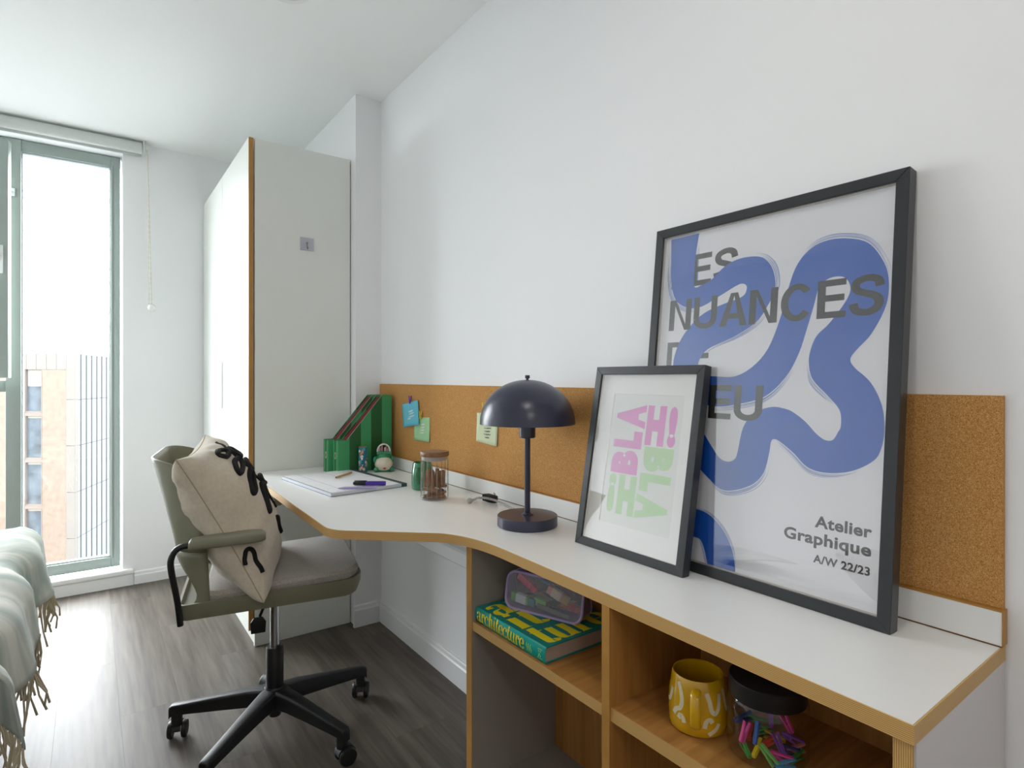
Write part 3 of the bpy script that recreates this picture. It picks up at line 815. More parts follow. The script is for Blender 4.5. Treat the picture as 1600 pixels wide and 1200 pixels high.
# braided cable of the lamp with its plug, lying behind it
cbl = thing('lamp_cable', 'black and white braided cable with a black plug behind the lamp', 'cable', (1.02, 1.55, DZ))
cbl.scale = (1.1, 1.1, 1.1)
braid = bpy.data.materials.new('braid'); braid.use_nodes = True
nt = braid.node_tree; wv = nt.nodes.new('ShaderNodeTexChecker'); wv.inputs['Scale'].default_value = 480
wv.inputs['Color1'].default_value = (.75, .75, .74, 1); wv.inputs['Color2'].default_value = (.02, .02, .02, 1)
tcn = nt.nodes.new('ShaderNodeTexCoord'); nt.links.new(tcn.outputs['Object'], wv.inputs['Vector']); nt.links.new(wv.outputs[0], nt.nodes['Principled BSDF'].inputs['Base Color'])
nt.nodes['Principled BSDF'].inputs['Roughness'].default_value = .8
pts = cat_rom([(-.018, .04, .006), (.0, .035, .013), (.012, .01, .016), (.022, -.02, .014), (.028, -.06, .009), (.027, -.10, .004), (.022, -.145, .004), (.006, -.172, .004)], 6)
MB().tube(pts, .0034, 10).build('cord', braid, cbl)
plug = MB().prism([(-.016, -.012), (.014, -.014), (.024, -.004), (.022, .010), (-.012, .014)], 0, .02, lambda u, v, w_: (.026+v*.9+u*.35, .01-u*1.0, w_*1.05+.004-u*.1))
plug.build('plug', blk_m, cbl, bevel=.003)
MB().sphere((-.022, .042, .0075), .0075, 14, 10, (1.2, 1, 1)).build('cord_switch', mk('switch_grey', 'a9a9a6', .3), cbl)
MB().tube([(.035, -.01, .024), (.04, .006, .028)], .0022, 8).build('plug_pin', chrome_m, cbl)

# ------------------------------------------------------------------ ribbed glass jar with a wooden lid and bark sticks
jr = thing('glass_jar', 'ribbed glass jar with a round wooden lid on the desk', 'jar', (.9361, 1.7239, DZ))
rib = lambda a, z: 1-.012*abs(math.sin(a*9))
jg = MB(); jg.lathe([(0, 0), (.043, 0), (.0462, .003), (.0466, .12), (.0462, .139)], 96, fac=rib)
jg.build('glass_wall', jarglass_m, jr)
ribg = pane_mat('jar_rib_glass', 2.6, (.93, .93, .92), .05)
for k in range(18):
    a = 2*PI*(k+.5)/18
    MB().tube([(.0462*math.cos(a), .0462*math.sin(a), .006), (.0462*math.cos(a), .0462*math.sin(a), .134)], .0012, 6).build('glass_rib', ribg, jr)
MB().lathe([(0, .004), (.040, .004), (.041, .006)], 48).build('glass_base', jarglass_m, jr)
MB().lathe([(0, .1445), (.0475, .1445), (.0482, .146), (.0482, .158), (.0470, .160), (0, .160)], 56).build('lid', grain_mat('walnut_lid', '6e4a2a', '9a7350', 'X', 2.0, .5, 40), jr)
MB().lathe([(0, .130), (.040, .130), (.0435, .133), (.0435, .1445), (0, .1445)], 48).build('lid_seal', mk('seal_clear', 'a9a19b', .3), jr)
ck = mk('cinnamon_bark', '94643e', .8, var=(60, .25), bump=(120, .5, .002))
def stick(h, r):
    m = MB()
    sec = []
    for k in range(15):                     # double scroll
        t_ = k/14*1.7*PI; rr = r*(.35+.65*k/14)
        sec.append((rr*math.cos(t_), rr*math.sin(t_)*.8))
    for k in range(14, -1, -1):
        t_ = k/14*1.7*PI; rr = max(r*(.35+.65*k/14)-.0012, .0006)
        sec.append((rr*math.cos(t_), rr*math.sin(t_)*.8))
    n_ = len(sec)
    vs = [(p[0], p[1], z) for z in (0, h) for p in sec]
    fs = [(i, (i+1) % n_, n_+(i+1) % n_, n_+i) for i in range(n_)]
    m.add(vs, fs)
    m.v[:0] = []
    return m
random.seed(11)
s0 = None
# lower sticks lie crosswise, upper ones stand upright
lay = []
for k in range(10):
    lay.append((Vector((-.036, -.012+.006*(k % 3)*(1 if k % 2 else -1), .013+.0105*(k//2))), (math.radians(88-k*2), 0, 1.15+.5*(k % 2)), .067))
for k in range(15):
    a = 2*PI*k/10+.3; r5 = .0285 if k < 10 else .013
    lay.append((Vector((r5*math.cos(a), r5*math.sin(a), .040+.004*(k % 3))), (.10*math.sin(a*2), .08*math.cos(a), a), .050+.003*(k % 2)))
for k, (pos, rt, h) in enumerate(lay):
    if h > .06:
        # lying: axis direction horizontal
        ang = (-.35+.27*k)
        dirv = Vector((math.cos(ang), math.sin(ang), .06*(k % 3-1)))
        q = dirv.to_track_quat('Z', 'Y'); st_ = Vector((0, 0, .0135+.0095*(k//3)))-dirv*h/2
        side = Vector((-dirv.y, dirv.x, 0))*(.019*((k % 3)-1)); loc = st_+side; rot_ = q.to_euler()
    else:
        loc = pos; rot_ = rt
    o = stick(h, .0082+.0012*random.random()).build('cinnamon_stick', ck, None, sang=30)
    o.location = Vector((.9361, 1.7239, DZ))+loc; o.rotation_euler = rot_
    tag(o, 'brown cinnamon stick lying in the ribbed glass jar' if h > .06 else 'brown cinnamon stick standing upright in the ribbed glass jar', 'cinnamon', 'cinnamon sticks lying in the jar' if h > .06 else 'cinnamon sticks standing in the jar')

# ------------------------------------------------------------------ mugs
def mug(name, label, loc, rz, r_top, r_bot, h, mat, handle_r):
    t = thing(name, label, 'mug', loc, rz)
    prof = [(0, 0), (r_bot*.9, 0), (r_bot, .004)]
    for i in range(1, 9):
        f_ = i/8; prof.append((r_bot+(r_top-r_bot)*f_+.0035*math.sin(PI*f_), .004+(h-.006)*f_))
    prof += [(r_top-.0012, h), (r_top-.0035, h-.001)]
    for i in range(7, -1, -1):
        f_ = i/8; prof.append((r_bot+(r_top-r_bot)*f_+.0035*math.sin(PI*f_)-.0045, .006+(h-.008)*f_))
    prof.append((0, .006))
    MB().lathe(prof, 64).build('body', mat, t, sang=60)
    return t
gm = mk('green_glaze', '2f7d55', .12, coat=.6, var=(18, .15))
mg = mug('mug', 'glossy green glazed mug standing behind the glass jar', (.9836, 1.904, DZ), -2.4, .0335, .0385, .098, gm, .02)
MB().tube(cat_rom([(.033, 0, .080), (.052, 0, .078), (.058, 0, .055), (.05, 0, .032), (.034, 0, .026)], 6), .0055, 12).build('handle', gm, mg)
ym_ = mk('yellow_glaze', 'cd9f10', .18, coat=.5, var=(25, .08))
YZ = .5388
yr_t, yr_b, yh = .0440, .0492, .0945
ymg = mug('mug', 'mustard yellow mug with cream squiggles on the shelf', (.8775, .6392, YZ), 0, yr_t, yr_b, yh, ym_, .02)
# direction of the handle: towards the camera, a touch left of the mug axis
hang = math.atan2(-.6392, -.8775)-.05
def yp(a, z, o_=0.0004):
    f_ = (z-.004)/(yh-.006); r_ = yr_b+(yr_t-yr_b)*f_+.0035*math.sin(PI*min(max(f_, 0), 1))+o_
    return Vector((r_*math.cos(a), r_*math.sin(a), z))
hp = [yp(hang, .080, -.003), yp(hang, .083, .012), yp(hang, .074, .021), yp(hang, .048, .022), yp(hang, .030, .016), yp(hang, .025, .002), yp(hang, .028, -.003)]
hb = MB(); cp = cat_rom(hp, 6)
tv = Vector((-math.sin(hang), math.cos(hang), 0))
vs = []
for i, p in enumerate(cp):
    tg = (cp[min(i+1, len(cp)-1)]-cp[max(i-1, 0)]).normalized(); nn = tg.cross(tv)
    for k in range(12):
        a = 2*PI*k/12
        vs.append(p+tv*.0085*math.cos(a)+nn*.0038*math.sin(a))
fs = [(i*12+k, i*12+(k+1) % 12, (i+1)*12+(k+1) % 12, (i+1)*12+k) for i in range(len(cp)-1) for k in range(12)]
hb.add(vs, fs).build('handle', ym_, ymg)
cream = mk('cream_slip', 'd9cfae', .3)
for path in ([(-.72, .086), (-.58, .074), (-.5, .058), (-.56, .045), (-.72, .040), (-.85, .03)], [(-.62, .026), (-.55, .033), (-.45, .030), (-.40, .022)],
             [(.36, .078), (.46, .064), (.52, .050), (.66, .044), (.8, .054), (.86, .075)], [(.28, .020), (.33, .031), (.46, .035), (.55, .029)],
             [(.42, .009), (.56, .013), (.70, .018), (.80, .026)], [(-1.0, .07), (-1.1, .05), (-1.3, .045)], [(1.1, .08), (1.2, .05), (1.4, .04)]):
    pts = cat_rom([Vector((p[0], p[1])) for p in path], 6)
    L_, R_ = [], []
    for i, p in enumerate(pts):
        d_ = pts[min(i+1, len(pts)-1)]-pts[max(i-1, 0)]; d_ = Vector((d_.x*.047, d_.y)).normalized()
        nn = Vector((-d_.y/.047, d_.x)); w_ = .0036
        L_.append((hang+p.x+nn.x*w_, p.y+nn.y*w_)); R_.append((hang+p.x-nn.x*w_, p.y-nn.y*w_))
    MB().ribbon(L_, R_, lambda a, z: yp(a, z)).build('slip_squiggle', cream, ymg)

# ------------------------------------------------------------------ jar of mini clothes pegs
PJ = Vector((.9052, .5234, YZ))
pj = thing('peg_jar', 'clear round jar with a black lid full of tiny coloured pegs', 'jar', PJ)
jp = [(0, 0), (.054, 0), (.060, .003), (.0625, .009), (.063, .07), (.0625, .090), (.060, .094)]
MB().lathe(jp, 64).build('glass_wall', pane_mat('clear_plastic', 1.65, (.97, .97, .965)), pj)
MB().lathe([(0, .093), (.0595, .093), (.0600, .0945), (.0600, .1215), (.0585, .123), (.056, .1225), (0, .1222)], 64).build('lid', mk('black_lid', '15161a', .5), pj)
def peg(mat, name='clothes_peg', L_=.034):
    t = bpy.data.objects.new(name, None); COL.objects.link(t); t.empty_display_size = .01
    for sgn in (1, -1):
        q = [(.0, .0007*sgn), (.006, .0007*sgn), (.007, .0014*sgn), (.013, .0008*sgn), (.014, .0015*sgn), (L_*.97, .0046*sgn), (L_, .0072*sgn), (.016, .0050*sgn), (.003, .0044*sgn), (0, .0028*sgn)]
        MB().prism(q, -.0026, .0026, lambda u, v, w_: (u, w_, v)).build('arm', mat, t, smooth=0)
    m = MB()
    for dy in (-.0010, 0, .0010): m.tube([(.0138+.0016*math.cos(a), dy, .0016*math.sin(a)) for a in [2*PI*i/8 for i in range(8)]], .0005, 5, closed=True)
    m.tube([(.0138, .0018, .0012), (.0075, .0020, .0040), (.0075, -.0020, .0040)], .0005, 5)
    m.build('spring', chrome_m, t)
    return t
pegcol = {'pink': 'd8429a', 'blue': '2858a8', 'green': '3f9a4a', 'purple': '7d46b0', 'yellow': 'd8c022', 'red': 'd8452a', 'sky blue': '4a9fd0', 'light green': '74c065', 'dusty rose': 'c27f86', 'navy': '1f3a78'}
pegm = {k: mk('peg_'+k.replace(' ', '_'), v, .45) for k, v in pegcol.items()}
protos = {}
random.seed(5)
# (colour, angle round the jar, radius, height, tilt, heading, note) measured as the pile shows
right = -YAW    # heading of picture-right in plan
spots = [('pink', -2.9, .052, .036, 1.2, .3, 'standing against the glass'), ('blue', -2.5, .034, .040, 1.0, .9, 'near the top of the pile'), ('navy', 2.6, .040, .042, .2, .2, 'leaning at the back'),
         ('green', 1.9, .03, .036, -.35, -.2, 'across the back of the pile'), ('purple', .9, .02, .046, 1.35, 1.4, 'standing upright'), ('pink', .15, .036, .042, 1.0, 2.3, 'on the right of the pile'),
         ('purple', -.25, .036, .026, -.42, -.3, 'sloping along the right'), ('red', -1.9, .016, .024, .25, .4, 'in the middle of the pile'), ('yellow', -2.4, .040, .019, .3, .8, 'at the front left'),
         ('light green', -2.0, .038, .018, -.7, -.9, 'tilted steeply at the front'), ('green', -2.8, .050, .012, .2, 1.6, 'at the left edge'), ('pink', -1.45, .034, .013, -.25, -.35, 'lying at the front'),
         ('purple', -1.2, .026, .024, 1.0, 2.0, 'spread open in the middle'), ('navy', -.8, .030, .018, -.2, -.5, 'lying under the purple one'), ('dusty rose', -.45, .046, .014, .05, .15, 'at the right front'),
         ('sky blue', -1.4, .048, .005, .03, .1, 'on the bottom at the front'), ('green', -.75, .050, .005, .1, .5, 'on the bottom at the right'), ('red', 2.2, .03, .014, .1, 1.0, 'on the bottom at the back'),
         ('yellow', .7, .03, .010, .1, 2.6, 'on the bottom near the back'), ('light green', 1.3, .045, .008, .1, .2, 'on the bottom by the back wall'), ('sky blue', -3.0, .02, .012, .1, 1.2, 'under the blue one')]
for colr, ang, rr, z, tilt, head, note in spots:
    if colr not in protos: t = protos[colr] = peg(pegm[colr])
    else: t = copy_tree(protos[colr])
    rr = min(rr, .044)
    c_ = PJ+Vector((rr*math.cos(ang+right), rr*math.sin(ang+right), max(z, .006)))
    dv = Vector((math.cos(head+right)*math.cos(tilt), math.sin(head+right)*math.cos(tilt), math.sin(tilt)))
    ctr = c_-dv*.015
    # keep both ends inside the glass
    for _ in range(20):
        ok = True
        for e in (ctr, ctr+dv*.030):
            dxy = Vector((e.x-PJ.x, e.y-PJ.y, 0))
            if dxy.length > .0535: ctr -= dxy.normalized()*(dxy.length-.0530); ok = False
            if e.z < YZ+.0062: ctr.z += YZ+.0063-e.z; ok = False
        if ok: break
    t.location = ctr; t.rotation_euler = dv.to_track_quat('X', 'Z').to_euler()
    tag(t, '%s mini clothes peg %s inside the clear jar' % (colr, note), 'clothes peg', 'mini pegs in the jar')

# ------------------------------------------------------------------ magazine files
g1 = mk('file_green_light', '3d9660', .55); g2 = mk('file_green_dark', '1d5a2e', .55)
gin = mk('file_inside_green', '14502c', .6); crim = mk('file_lining_crimson', '6b0d24', .6); cutm = mk('card_edge', 'b9c4a4', .7)
rimm = mk('finger_hole_rim', 'cfc8a8', .5)
FX0, FX1 = 0.0, .252
def mag_file(label, loc, rz):
    t = thing('magazine_file', label, 'magazine file', loc, rz, 'green striped magazine files')
    Wd, hf, hb_ = .0535, .140, .330; c0, c1 = .040, .205; th = .0018
    # striped side walls: each stripe is a flat strip of the wall
    def top(x): return hf if x <= c0 else (hb_ if x >= c1 else hf+(hb_-hf)*(x-c0)/(c1-c0))
    xs = [0, .052, .104, .152, .204, .252]
    for sy, y0 in ((0, 0), (1, Wd-th)):
        for i in range(5):
            a, b_ = xs[i], xs[i+1]
            q = [(a, 0), (b_, 0), (b_, top(b_))]+[(x_, top(x_)) for x_ in (c1, c0) if a < x_ < b_]+[(a, top(a))]
            MB().prism(q, y0, y0+th, lambda u, v, w_: (u, w_, v)).build('side_stripe', g1 if i % 2 == 0 else g2, t, smooth=0)
    for i, (a, b_) in enumerate(((th, .020), (.020, .036), (.036, Wd-th))):
        MB().box(0, th, a, b_, 0, hf).build('front_stripe', (g1, g2, g1)[i], t, smooth=0)
    MB().box(FX1-th, FX1, th, Wd-th, 0, hb_).build('back_wall', g2, t, smooth=0)
    MB().box(th, FX1-th, th, Wd-th, 0, th).build('base', gin, t, smooth=0)
    lin_ = MB().prism([(c0-.03, .02), (FX1-.01, .02), (FX1-.01, hb_-.008), (c1, hb_-.006), (c0, hf-.002), (c0-.03, hf-.004)], th+.0002, Wd*.8, lambda u, v, w_: (u, w_, v))
    lin_.build('crimson_folder', crim, t, smooth=0)
    ring = MB(); pts = [(-.0004, Wd/2+.0068*math.cos(a), .074+.0135*math.sin(a)) for a in [2*PI*i/24 for i in range(24)]]
    ring.tube(pts, .0012, 6, closed=True); ring.build('finger_hole_rim', rimm, t)
    MB().prism([(Wd/2+.006*math.cos(a), .074+.0125*math.sin(a)) for a in [2*PI*i/24 for i in range(24)]], -.0003, -.0001, lambda u, v, w_: (w_, u, v)).build('finger_hole', mk('hole_dark', '0b0f0b', .9) if 'hole_dark' not in MATS else MATS['hole_dark'], t, smooth=0)
    # pale cut edge along the slope
    e_ = MB()
    for y0 in (0, Wd-th):
        e_.box(0, 1, y0, y0+th, 0, .0008, Matrix(((c1-c0, 0, 0, c0), (0, 1, 0, 0), (hb_-hf, 0, 1, hf), (0, 0, 0, 1))))
    e_.build('cut_edge', cutm, t, smooth=0)
    return t
mag_file('green striped card magazine file standing behind the small tube', (.848, 2.412, DZ), 0.06)
mag_file('green striped card magazine file pushed against the white wardrobe', (.826, 2.468, DZ), 0.06)

# ------------------------------------------------------------------ small printed tube
tb = thing('match_tube', 'small teal tube printed with orange and white motifs beside the files', 'tube', (.953, 2.398, DZ))
MB().lathe([(0, 0), (.0182, 0), (.0186, .0008), (.0186, .107), (.0180, .108), (0, .108)], 40).build('body', mk('teal_print', '1d6f86', .5), tb)
random.seed(21)
mats_ = [mk('motif_orange', 'e0822a', .5), mk('motif_white', 'e8e6dc', .5), mk('motif_sky', '5fb3cf', .5), mk('motif_peach', 'e3a48c', .5)]
mbs = [MB() for _ in mats_]
for k in range(64):
    a = random.uniform(0, 2*PI); z = random.uniform(.008, .1); kk = random.choice([0, 0, 1, 1, 2, 3]); r_ = random.uniform(.003, .0058); hh = r_*random.uniform(.8, 1.7)
    pts = [(a+r_*math.cos(u)/.0186*random.uniform(.8, 1), z+hh*math.sin(u)) for u in [2*PI*i/9 for i in range(9)]]
    mbs[kk].add([(.01885*math.cos(p[0]), .01885*math.sin(p[0]), min(max(p[1], .001), .107)) for p in pts], [tuple(range(9))])
for m_, mt in zip(mbs, mats_): m_.build('printed_motif', mt, tb, smooth=0)
MB().lathe([(0, .1082), (.0178, .1082), (.0178, .1095), (0, .1095)], 32).build('cap', mk('tube_cap', 'b88a4a', .6), tb)

# ------------------------------------------------------------------ dinosaur shaped stick holder
dn = thing('dinosaur_pot', 'green and cream ceramic dinosaur pot with an arched open top of pastel sticks', 'ornament', (1.036, 2.372, DZ), math.atan2(-2.4, -1.046)+.1)
dg_ = mk('dino_green', '2a8a5c', .18, coat=.5); dc_ = mk('dino_cream', 'dcd3c0', .2, coat=.5)
b_ = MB(); b_.lathe([(0, 0), (.030, .0), (.036, .006), (.041, .028), (.038, .05), (.030, .066), (.025, .074), (.026, .080), (.0, .081)], 40); b_.build('body', dg_, dn)
b_ = MB(); b_.sphere((.0155, 0, .0335), .0345, 28, 18, (.96, 1.12, .97)); b_.build('belly', dc_, dn)
MB().sphere((.0475, 0, .018), .005, 12, 8, (.5, 1.4, .7)).build('red_badge', mk('badge_red', 'b8322c', .3), dn)
for sg in (-1, 1):
    MB().sphere((.026, sg*.033, .0115), .0125, 16, 12, (1.15, .95, .92)).build('foot', dg_, dn)
    MB().sphere((.012, sg*.0365, .052), .010, 16, 12, (1.0, .9, 1.5)).build('arm', dg_, dn)
MB().tube([(.008, .030*math.cos(a), .079+.0) for a in (0, PI)], .0085, 14).build('collar', dg_, dn)
# arched window with a white rim
arch = [(.010, .0265*math.cos(a), .088+.0300*math.sin(a)) for a in [PI*i/20 for i in range(21)]]
MB().tube(arch+[(.010, -.0265, .082), (.010, .0265, .082)], .0036, 10, closed=True).build('arch_rim', mk('dino_white', 'dedcd6', .25, coat=.4), dn)
hood = MB().grid(20, 10, lambda u, v: (-.020+.028*v, (.0265*(math.sin(PI/2*(.25+.75*v))))*math.cos(PI*u), .086+.0300*math.sin(PI/2*(.25+.75*v))*math.sin(PI*u)))
hood.build('hood', mk('dino_inside', '3c3f46', .4), dn, solid=.0015)
MB().box(-.018, .008, -.026, .026, .078, .084).build('tray', MATS['dino_white'], dn, smooth=0)
stk = [('pale pink', 'e2b3ad'), ('lilac', 'a99cc8'), ('peach', 'd9a183'), ('navy', '2a3350'), ('cream', 'e0cdb8'), ('rose', 'd69a9a'), ('mauve', 'b58fb0')]
dmat = Matrix.Rotation(dn.rotation_euler.z, 4, 'Z')
for k, (cn, hx_) in enumerate(stk):
    h_ = (.026, .019, .0285, .024, .020, .024, .016)[k]
    o = MB().tube([(0, 0, 0), (0, .001*(k % 3-1), h_*.8), (0, .0012*(k % 3-1), h_)], [.0030, .0030, .0022], 10).build('pastel_stick', mk('stick_'+cn.replace(' ', '_'), hx_, .5))
    o.location = Vector((1.036, 2.372, DZ))+dmat @ Vector((.004-.004*(k % 2), -.019+.0063*k, .0842))
    tag(o, cn+' stick standing in the dinosaur pot', 'stick', 'pastel sticks in the dinosaur pot')

# ------------------------------------------------------------------ desk planner pad
pd = thing('planner_pad', 'white ruled desk planner pad with a dark binding strip lying on the desk', 'notepad', (.79, 2.19, DZ))
PA, PB, PC, PD = [Vector((p[0]-.79, p[1]-2.19)) for p in ((.621, 2.412), (.6635, 1.957), (.9578, 1.983), (.9204, 2.428))]
q = [PA, PB, PC, PD]
MB().prism(q, 0, .0115).build('page_block', mk('page_block', 'c9ced8', .7), pd, smooth=0)
qi = lambda u, v: (PA*(1-u)*(1-v)+PB*(1-u)*v+PC*u*v+PD*u*(1-v))
MB().prism([qi(.004, .004), qi(.004, .996), qi(.93, .996), qi(.93, .004)], .0115, .0121).build('top_sheet', paper_m, pd, smooth=0)
bnd = mk('slate_binding', '3d4f5a', .5)
MB().prism([qi(.93, -.004), qi(.93, 1.004), qi(1.004, 1.004), qi(1.004, -.004)], 0, .0124).build('binding_strip', bnd, pd, smooth=0)
MB().prism([qi(-.004, -.004), qi(-.004, 1.004), qi(.93, 1.004), qi(.93, -.004)], 0, .0012).build('backing_card', bnd, pd, smooth=0)
ln = MB()
def rule(u0, v0, u1, v1, w_=.0009):
    a, b_ = qi(u0, v0), qi(u1, v1); d_ = (b_-a).normalized(); nn = Vector((-d_.y, d_.x))*w_/2
    ln.add([(*(a+nn), .01225), (*(b_+nn), .01225), (*(b_-nn), .01225), (*(a-nn), .01225)], [(0, 1, 2, 3)])
rule(.2, .01, .2, .99, .0012); rule(.005, .01, .005, .99, .0016); rule(.55, .01, .55, .35)
for k in range(1, 5): rule(.02, k/5, .2, k/5, .0006)
rule(.003, .990, .93, .990, .003); rule(.008, .0, .008, 1.0, .0035); rule(.6, .28, .85, .28, .0006); rule(.2, .5, .9, .5, .0004)
ln.build('ruled_lines', bnd, pd, smooth=0)
# writing things on the pad
PZ = DZ+.0126
pc = thing('wooden_pencil', 'short plain wooden pencil stub lying on the planner pad', 'pencil', (.824, 2.272, PZ+.0046), math.atan2(.082, .095))
MB().tube([(-.062, 0, 0), (-.060, 0, 0), (.050, 0, 0), (.062, 0, 0)], [.0036, .0044, .0044, .0030], 6).build('barrel', mk('pencil_wood', 'b8935e', .6), pc)
MB().tube([(-.0635, 0, 0), (-.0618, 0, 0)], .0018, 8).build('lead', ink_blk, pc)
p1 = thing('ballpoint_pen', 'slim pale lilac ballpoint pen lying on the planner pad', 'pen', (.770, 1.975, PZ+.0049), math.atan2(1.9465-2.0078, .8304-.7061))
lil = mk('lilac_plastic', 'aca3cf', .35)
MB().tube([(-.072, 0, 0), (-.050, 0, 0), (.045, 0, 0), (.062, 0, 0), (.0625, 0, 0)], [.0012, .0045, .0046, .0040, .003], 14).build('barrel', lil, p1)
MB().box(.012, .060, -.0015, .0015, .0046, .0062).build('clip', mk('lilac_dark', '7d73a4', .3), p1, bevel=.0006, seg=1)
p2 = thing('marker_pen', 'thick purple marker pen with a black cap lying on the planner pad', 'pen', (.828, 2.013, PZ+.0086), math.atan2(1.978-2.047, .8711-.7767))
MB().tube([(-.016, 0, 0), (.048, 0, 0), (.056, 0, 0), (.0565, 0, 0)], [.0082, .0082, .0076, .006], 18).build('barrel', mk('purple_plastic', '4d2f9e', .35), p2)
cap = MB().tube([(-.062, 0, 0), (-.055, 0, 0), (-.016, 0, 0)], [.0050, .0078, .0084], 18).build('cap', mk('marker_cap', '0f1013', .35), p2)
MB().box(-.058, -.012, -.002, .002, .0083, .0100).build('clip', MATS['marker_cap'], cap, bevel=.0006, seg=1)

# ------------------------------------------------------------------ notes pegged to the cork board
CX = XR-.0086
def note(label, col, quad, off_, scrib, scol):
    """quad of (Y, Z) on the board"""
    cy = sum(p[0] for p in quad)/4; cz = sum(p[1] for p in quad)/4
    t = thing('paper_note', label, 'note', (CX-off_, cy, cz), 0, 'paper notes on the cork board')
    n_ = 8
    def fn(u, v, w_=0):
        a = Vector(quad[0])*(1-u)*(1-v)+Vector(quad[1])*u*(1-v)+Vector(quad[2])*u*v+Vector(quad[3])*(1-u)*v
        bow = -.004*(v**2)*(.4+.6*u)
        return (bow-w_, a.x-cy, a.y-cz)
    m = MB().grid(n_, n_, lambda u, v: fn(u, v)); m.build('sheet', mk('note_'+col, col, .75), t, solid=.0004)
    sm = MB(); random.seed(len(label))
    for (v0, u0, u1, amp) in scrib:
        pts = []
        nst = 26
        for i in range(nst+1):
            f_ = i/nst
            pts.append((u0+(u1-u0)*f_+.012*math.sin(i*1.7), v0+amp*(math.sin(i*1.9)+.5*math.sin(i*3.1+1))))
        L_ = [(p[0], p[1]-.010) for p in pts]; R_ = [(p[0]+.012, p[1]+.010) for p in pts]
        sm.ribbon(L_, R_, lambda u, v: fn(u, v, .0009))
    sm.build('handwriting', scol, t, smooth=0)
    return t
white_ink = mk('white_ink', 'eef2f0', .6); grey_ink = mk('dark_pen_ink', '3a3a36', .6)
note('turquoise paper note with white handwriting pegged to the cork board', '6cc3d8', [(2.3471, 1.0395), (2.193, 1.064), (2.1755, .963), (2.3277, .9392)], .006,
     [(.38, .38, .68, .035), (.48, .42, .72, .03), (.6, .38, .74, .04), (.68, .32, .5, .03)], white_ink)
note('mint green paper note overlapped by the turquoise note', 'a8d6a4', [(2.2346, .9880), (2.0965, .9967), (2.0938, .8955), (2.2346, .8938)], .001,
     [(.3, .45, .68, .03), (.42, .42, .68, .03), (.54, .4, .66, .035), (.66, .36, .64, .03)], white_ink)
note('pale green paper note with dark handwriting half hidden behind the lamp shade', 'd3dcb8', [(1.7399, 1.0321), (1.6076, 1.040), (1.6114, .9235), (1.7441, .9313)], .001,
     [(.42, .36, .68, .02), (.5, .36, .7, .022), (.6, .38, .66, .022), (.7, .36, .68, .022), (.8, .42, .62, .015)], grey_ink)
for colr, y, z, note_ in (('purple', 2.262, 1.058, 'holding the turquoise note on the cork board'), ('yellow', 2.163, .998, 'holding the mint green note on the cork board'), ('yellow', 1.686, 1.050, 'holding the pale green note behind the lamp')):
    t = copy_tree(protos[colr]); t.location = (CX-.0082, y, z-.012)
    t.rotation_euler = Matrix(((0, 0, 1), (0, 1, 0), (-1, 0, 0))).to_euler()
    t.rotation_euler = (0, -PI/2, .15)
    tag(t, '%s mini clothes peg %s' % (colr, note_), 'clothes peg', 'mini pegs on the cork board')

# ------------------------------------------------------------------ book on the shelf
BZ = .5358
bk = thing('hardback_book', 'thick teal hardback book with yellow serif lettering lying on the oak shelf', 'book', (.7925, .9665, BZ))
teal = mk('teal_cloth', '067a74', .4); yel = mk('yellow_print', 'e3cf12', .5); pagem = mk('page_edges', 'a8978a', .85, bump=(900, .5, .001))
BWd, BHt, BT = .236, .2795, .0365
MB().box(.004, BWd-.004, .004, BHt-.004, .0028, BT-.0028).build('page_block', pagem, bk, smooth=0)
MB().box(.006, BWd, 0, BHt, 0, .0027).build('back_cover', teal, bk, bevel=.0006, seg=1)
fc = MB().box(.006, BWd, 0, BHt, BT-.0027, BT).build('front_cover', teal, bk, bevel=.0006, seg=1)
spn = MB().grid(8, 1, lambda u, v: (.006-.0045*math.sin(PI*u), BHt*v, BT*u)).build('spine', mk('teal_spine', '05a197', .35), bk, solid=.0015)
def spfn(x, y):   # along the spine: x runs from the far end to the near end, y up
    uu = min(max(y/BT, 0), 1)
    return (.006-.0045*math.sin(PI*uu)-.0022, BHt-x, y)
rbs, wtot = fat_text('architecture', .115, .03)
sc_ = .198/wtot; m = MB()
for i, (L_, R_) in enumerate(rbs): m.ribbon([(p[0]*sc_+.010, p[1]*sc_*1.0+.0075) for p in L_], [(p[0]*sc_+.010, p[1]*sc_+.0075) for p in R_], lambda x_, y_: (spfn(x_, y_)[0]-6e-5*i, *spfn(x_, y_)[1:]))
m.build('spine_lettering', yel, spn, smooth=0)
m = MB()
for k in range(3): m.ribbon([(.216+.007*k+.0025*math.sin(i), .008+.003*i) for i in range(7)], [(.2185+.007*k+.0025*math.sin(i), .009+.003*i) for i in range(7)], spfn)
for q in [(q_[0]-.011, q_[1], q_[2]-.011, q_[3]) for q_ in ((.266, .0075, .281, .0085), (.266, .0275, .281, .0285), (.266, .0075, .267, .0285), (.280, .0075, .281, .0285), (.269, .011, .271, .026), (.275, .011, .277, .026), (.271, .017, .276, .019))]:
    m.add([spfn(q[0], q[1]), spfn(q[2], q[1]), spfn(q[2], q[3]), spfn(q[0], q[3])], [(0, 1, 2, 3)])
m.build('spine_mark', mk('lime_print', 'a9d84a', .5), spn, smooth=0)
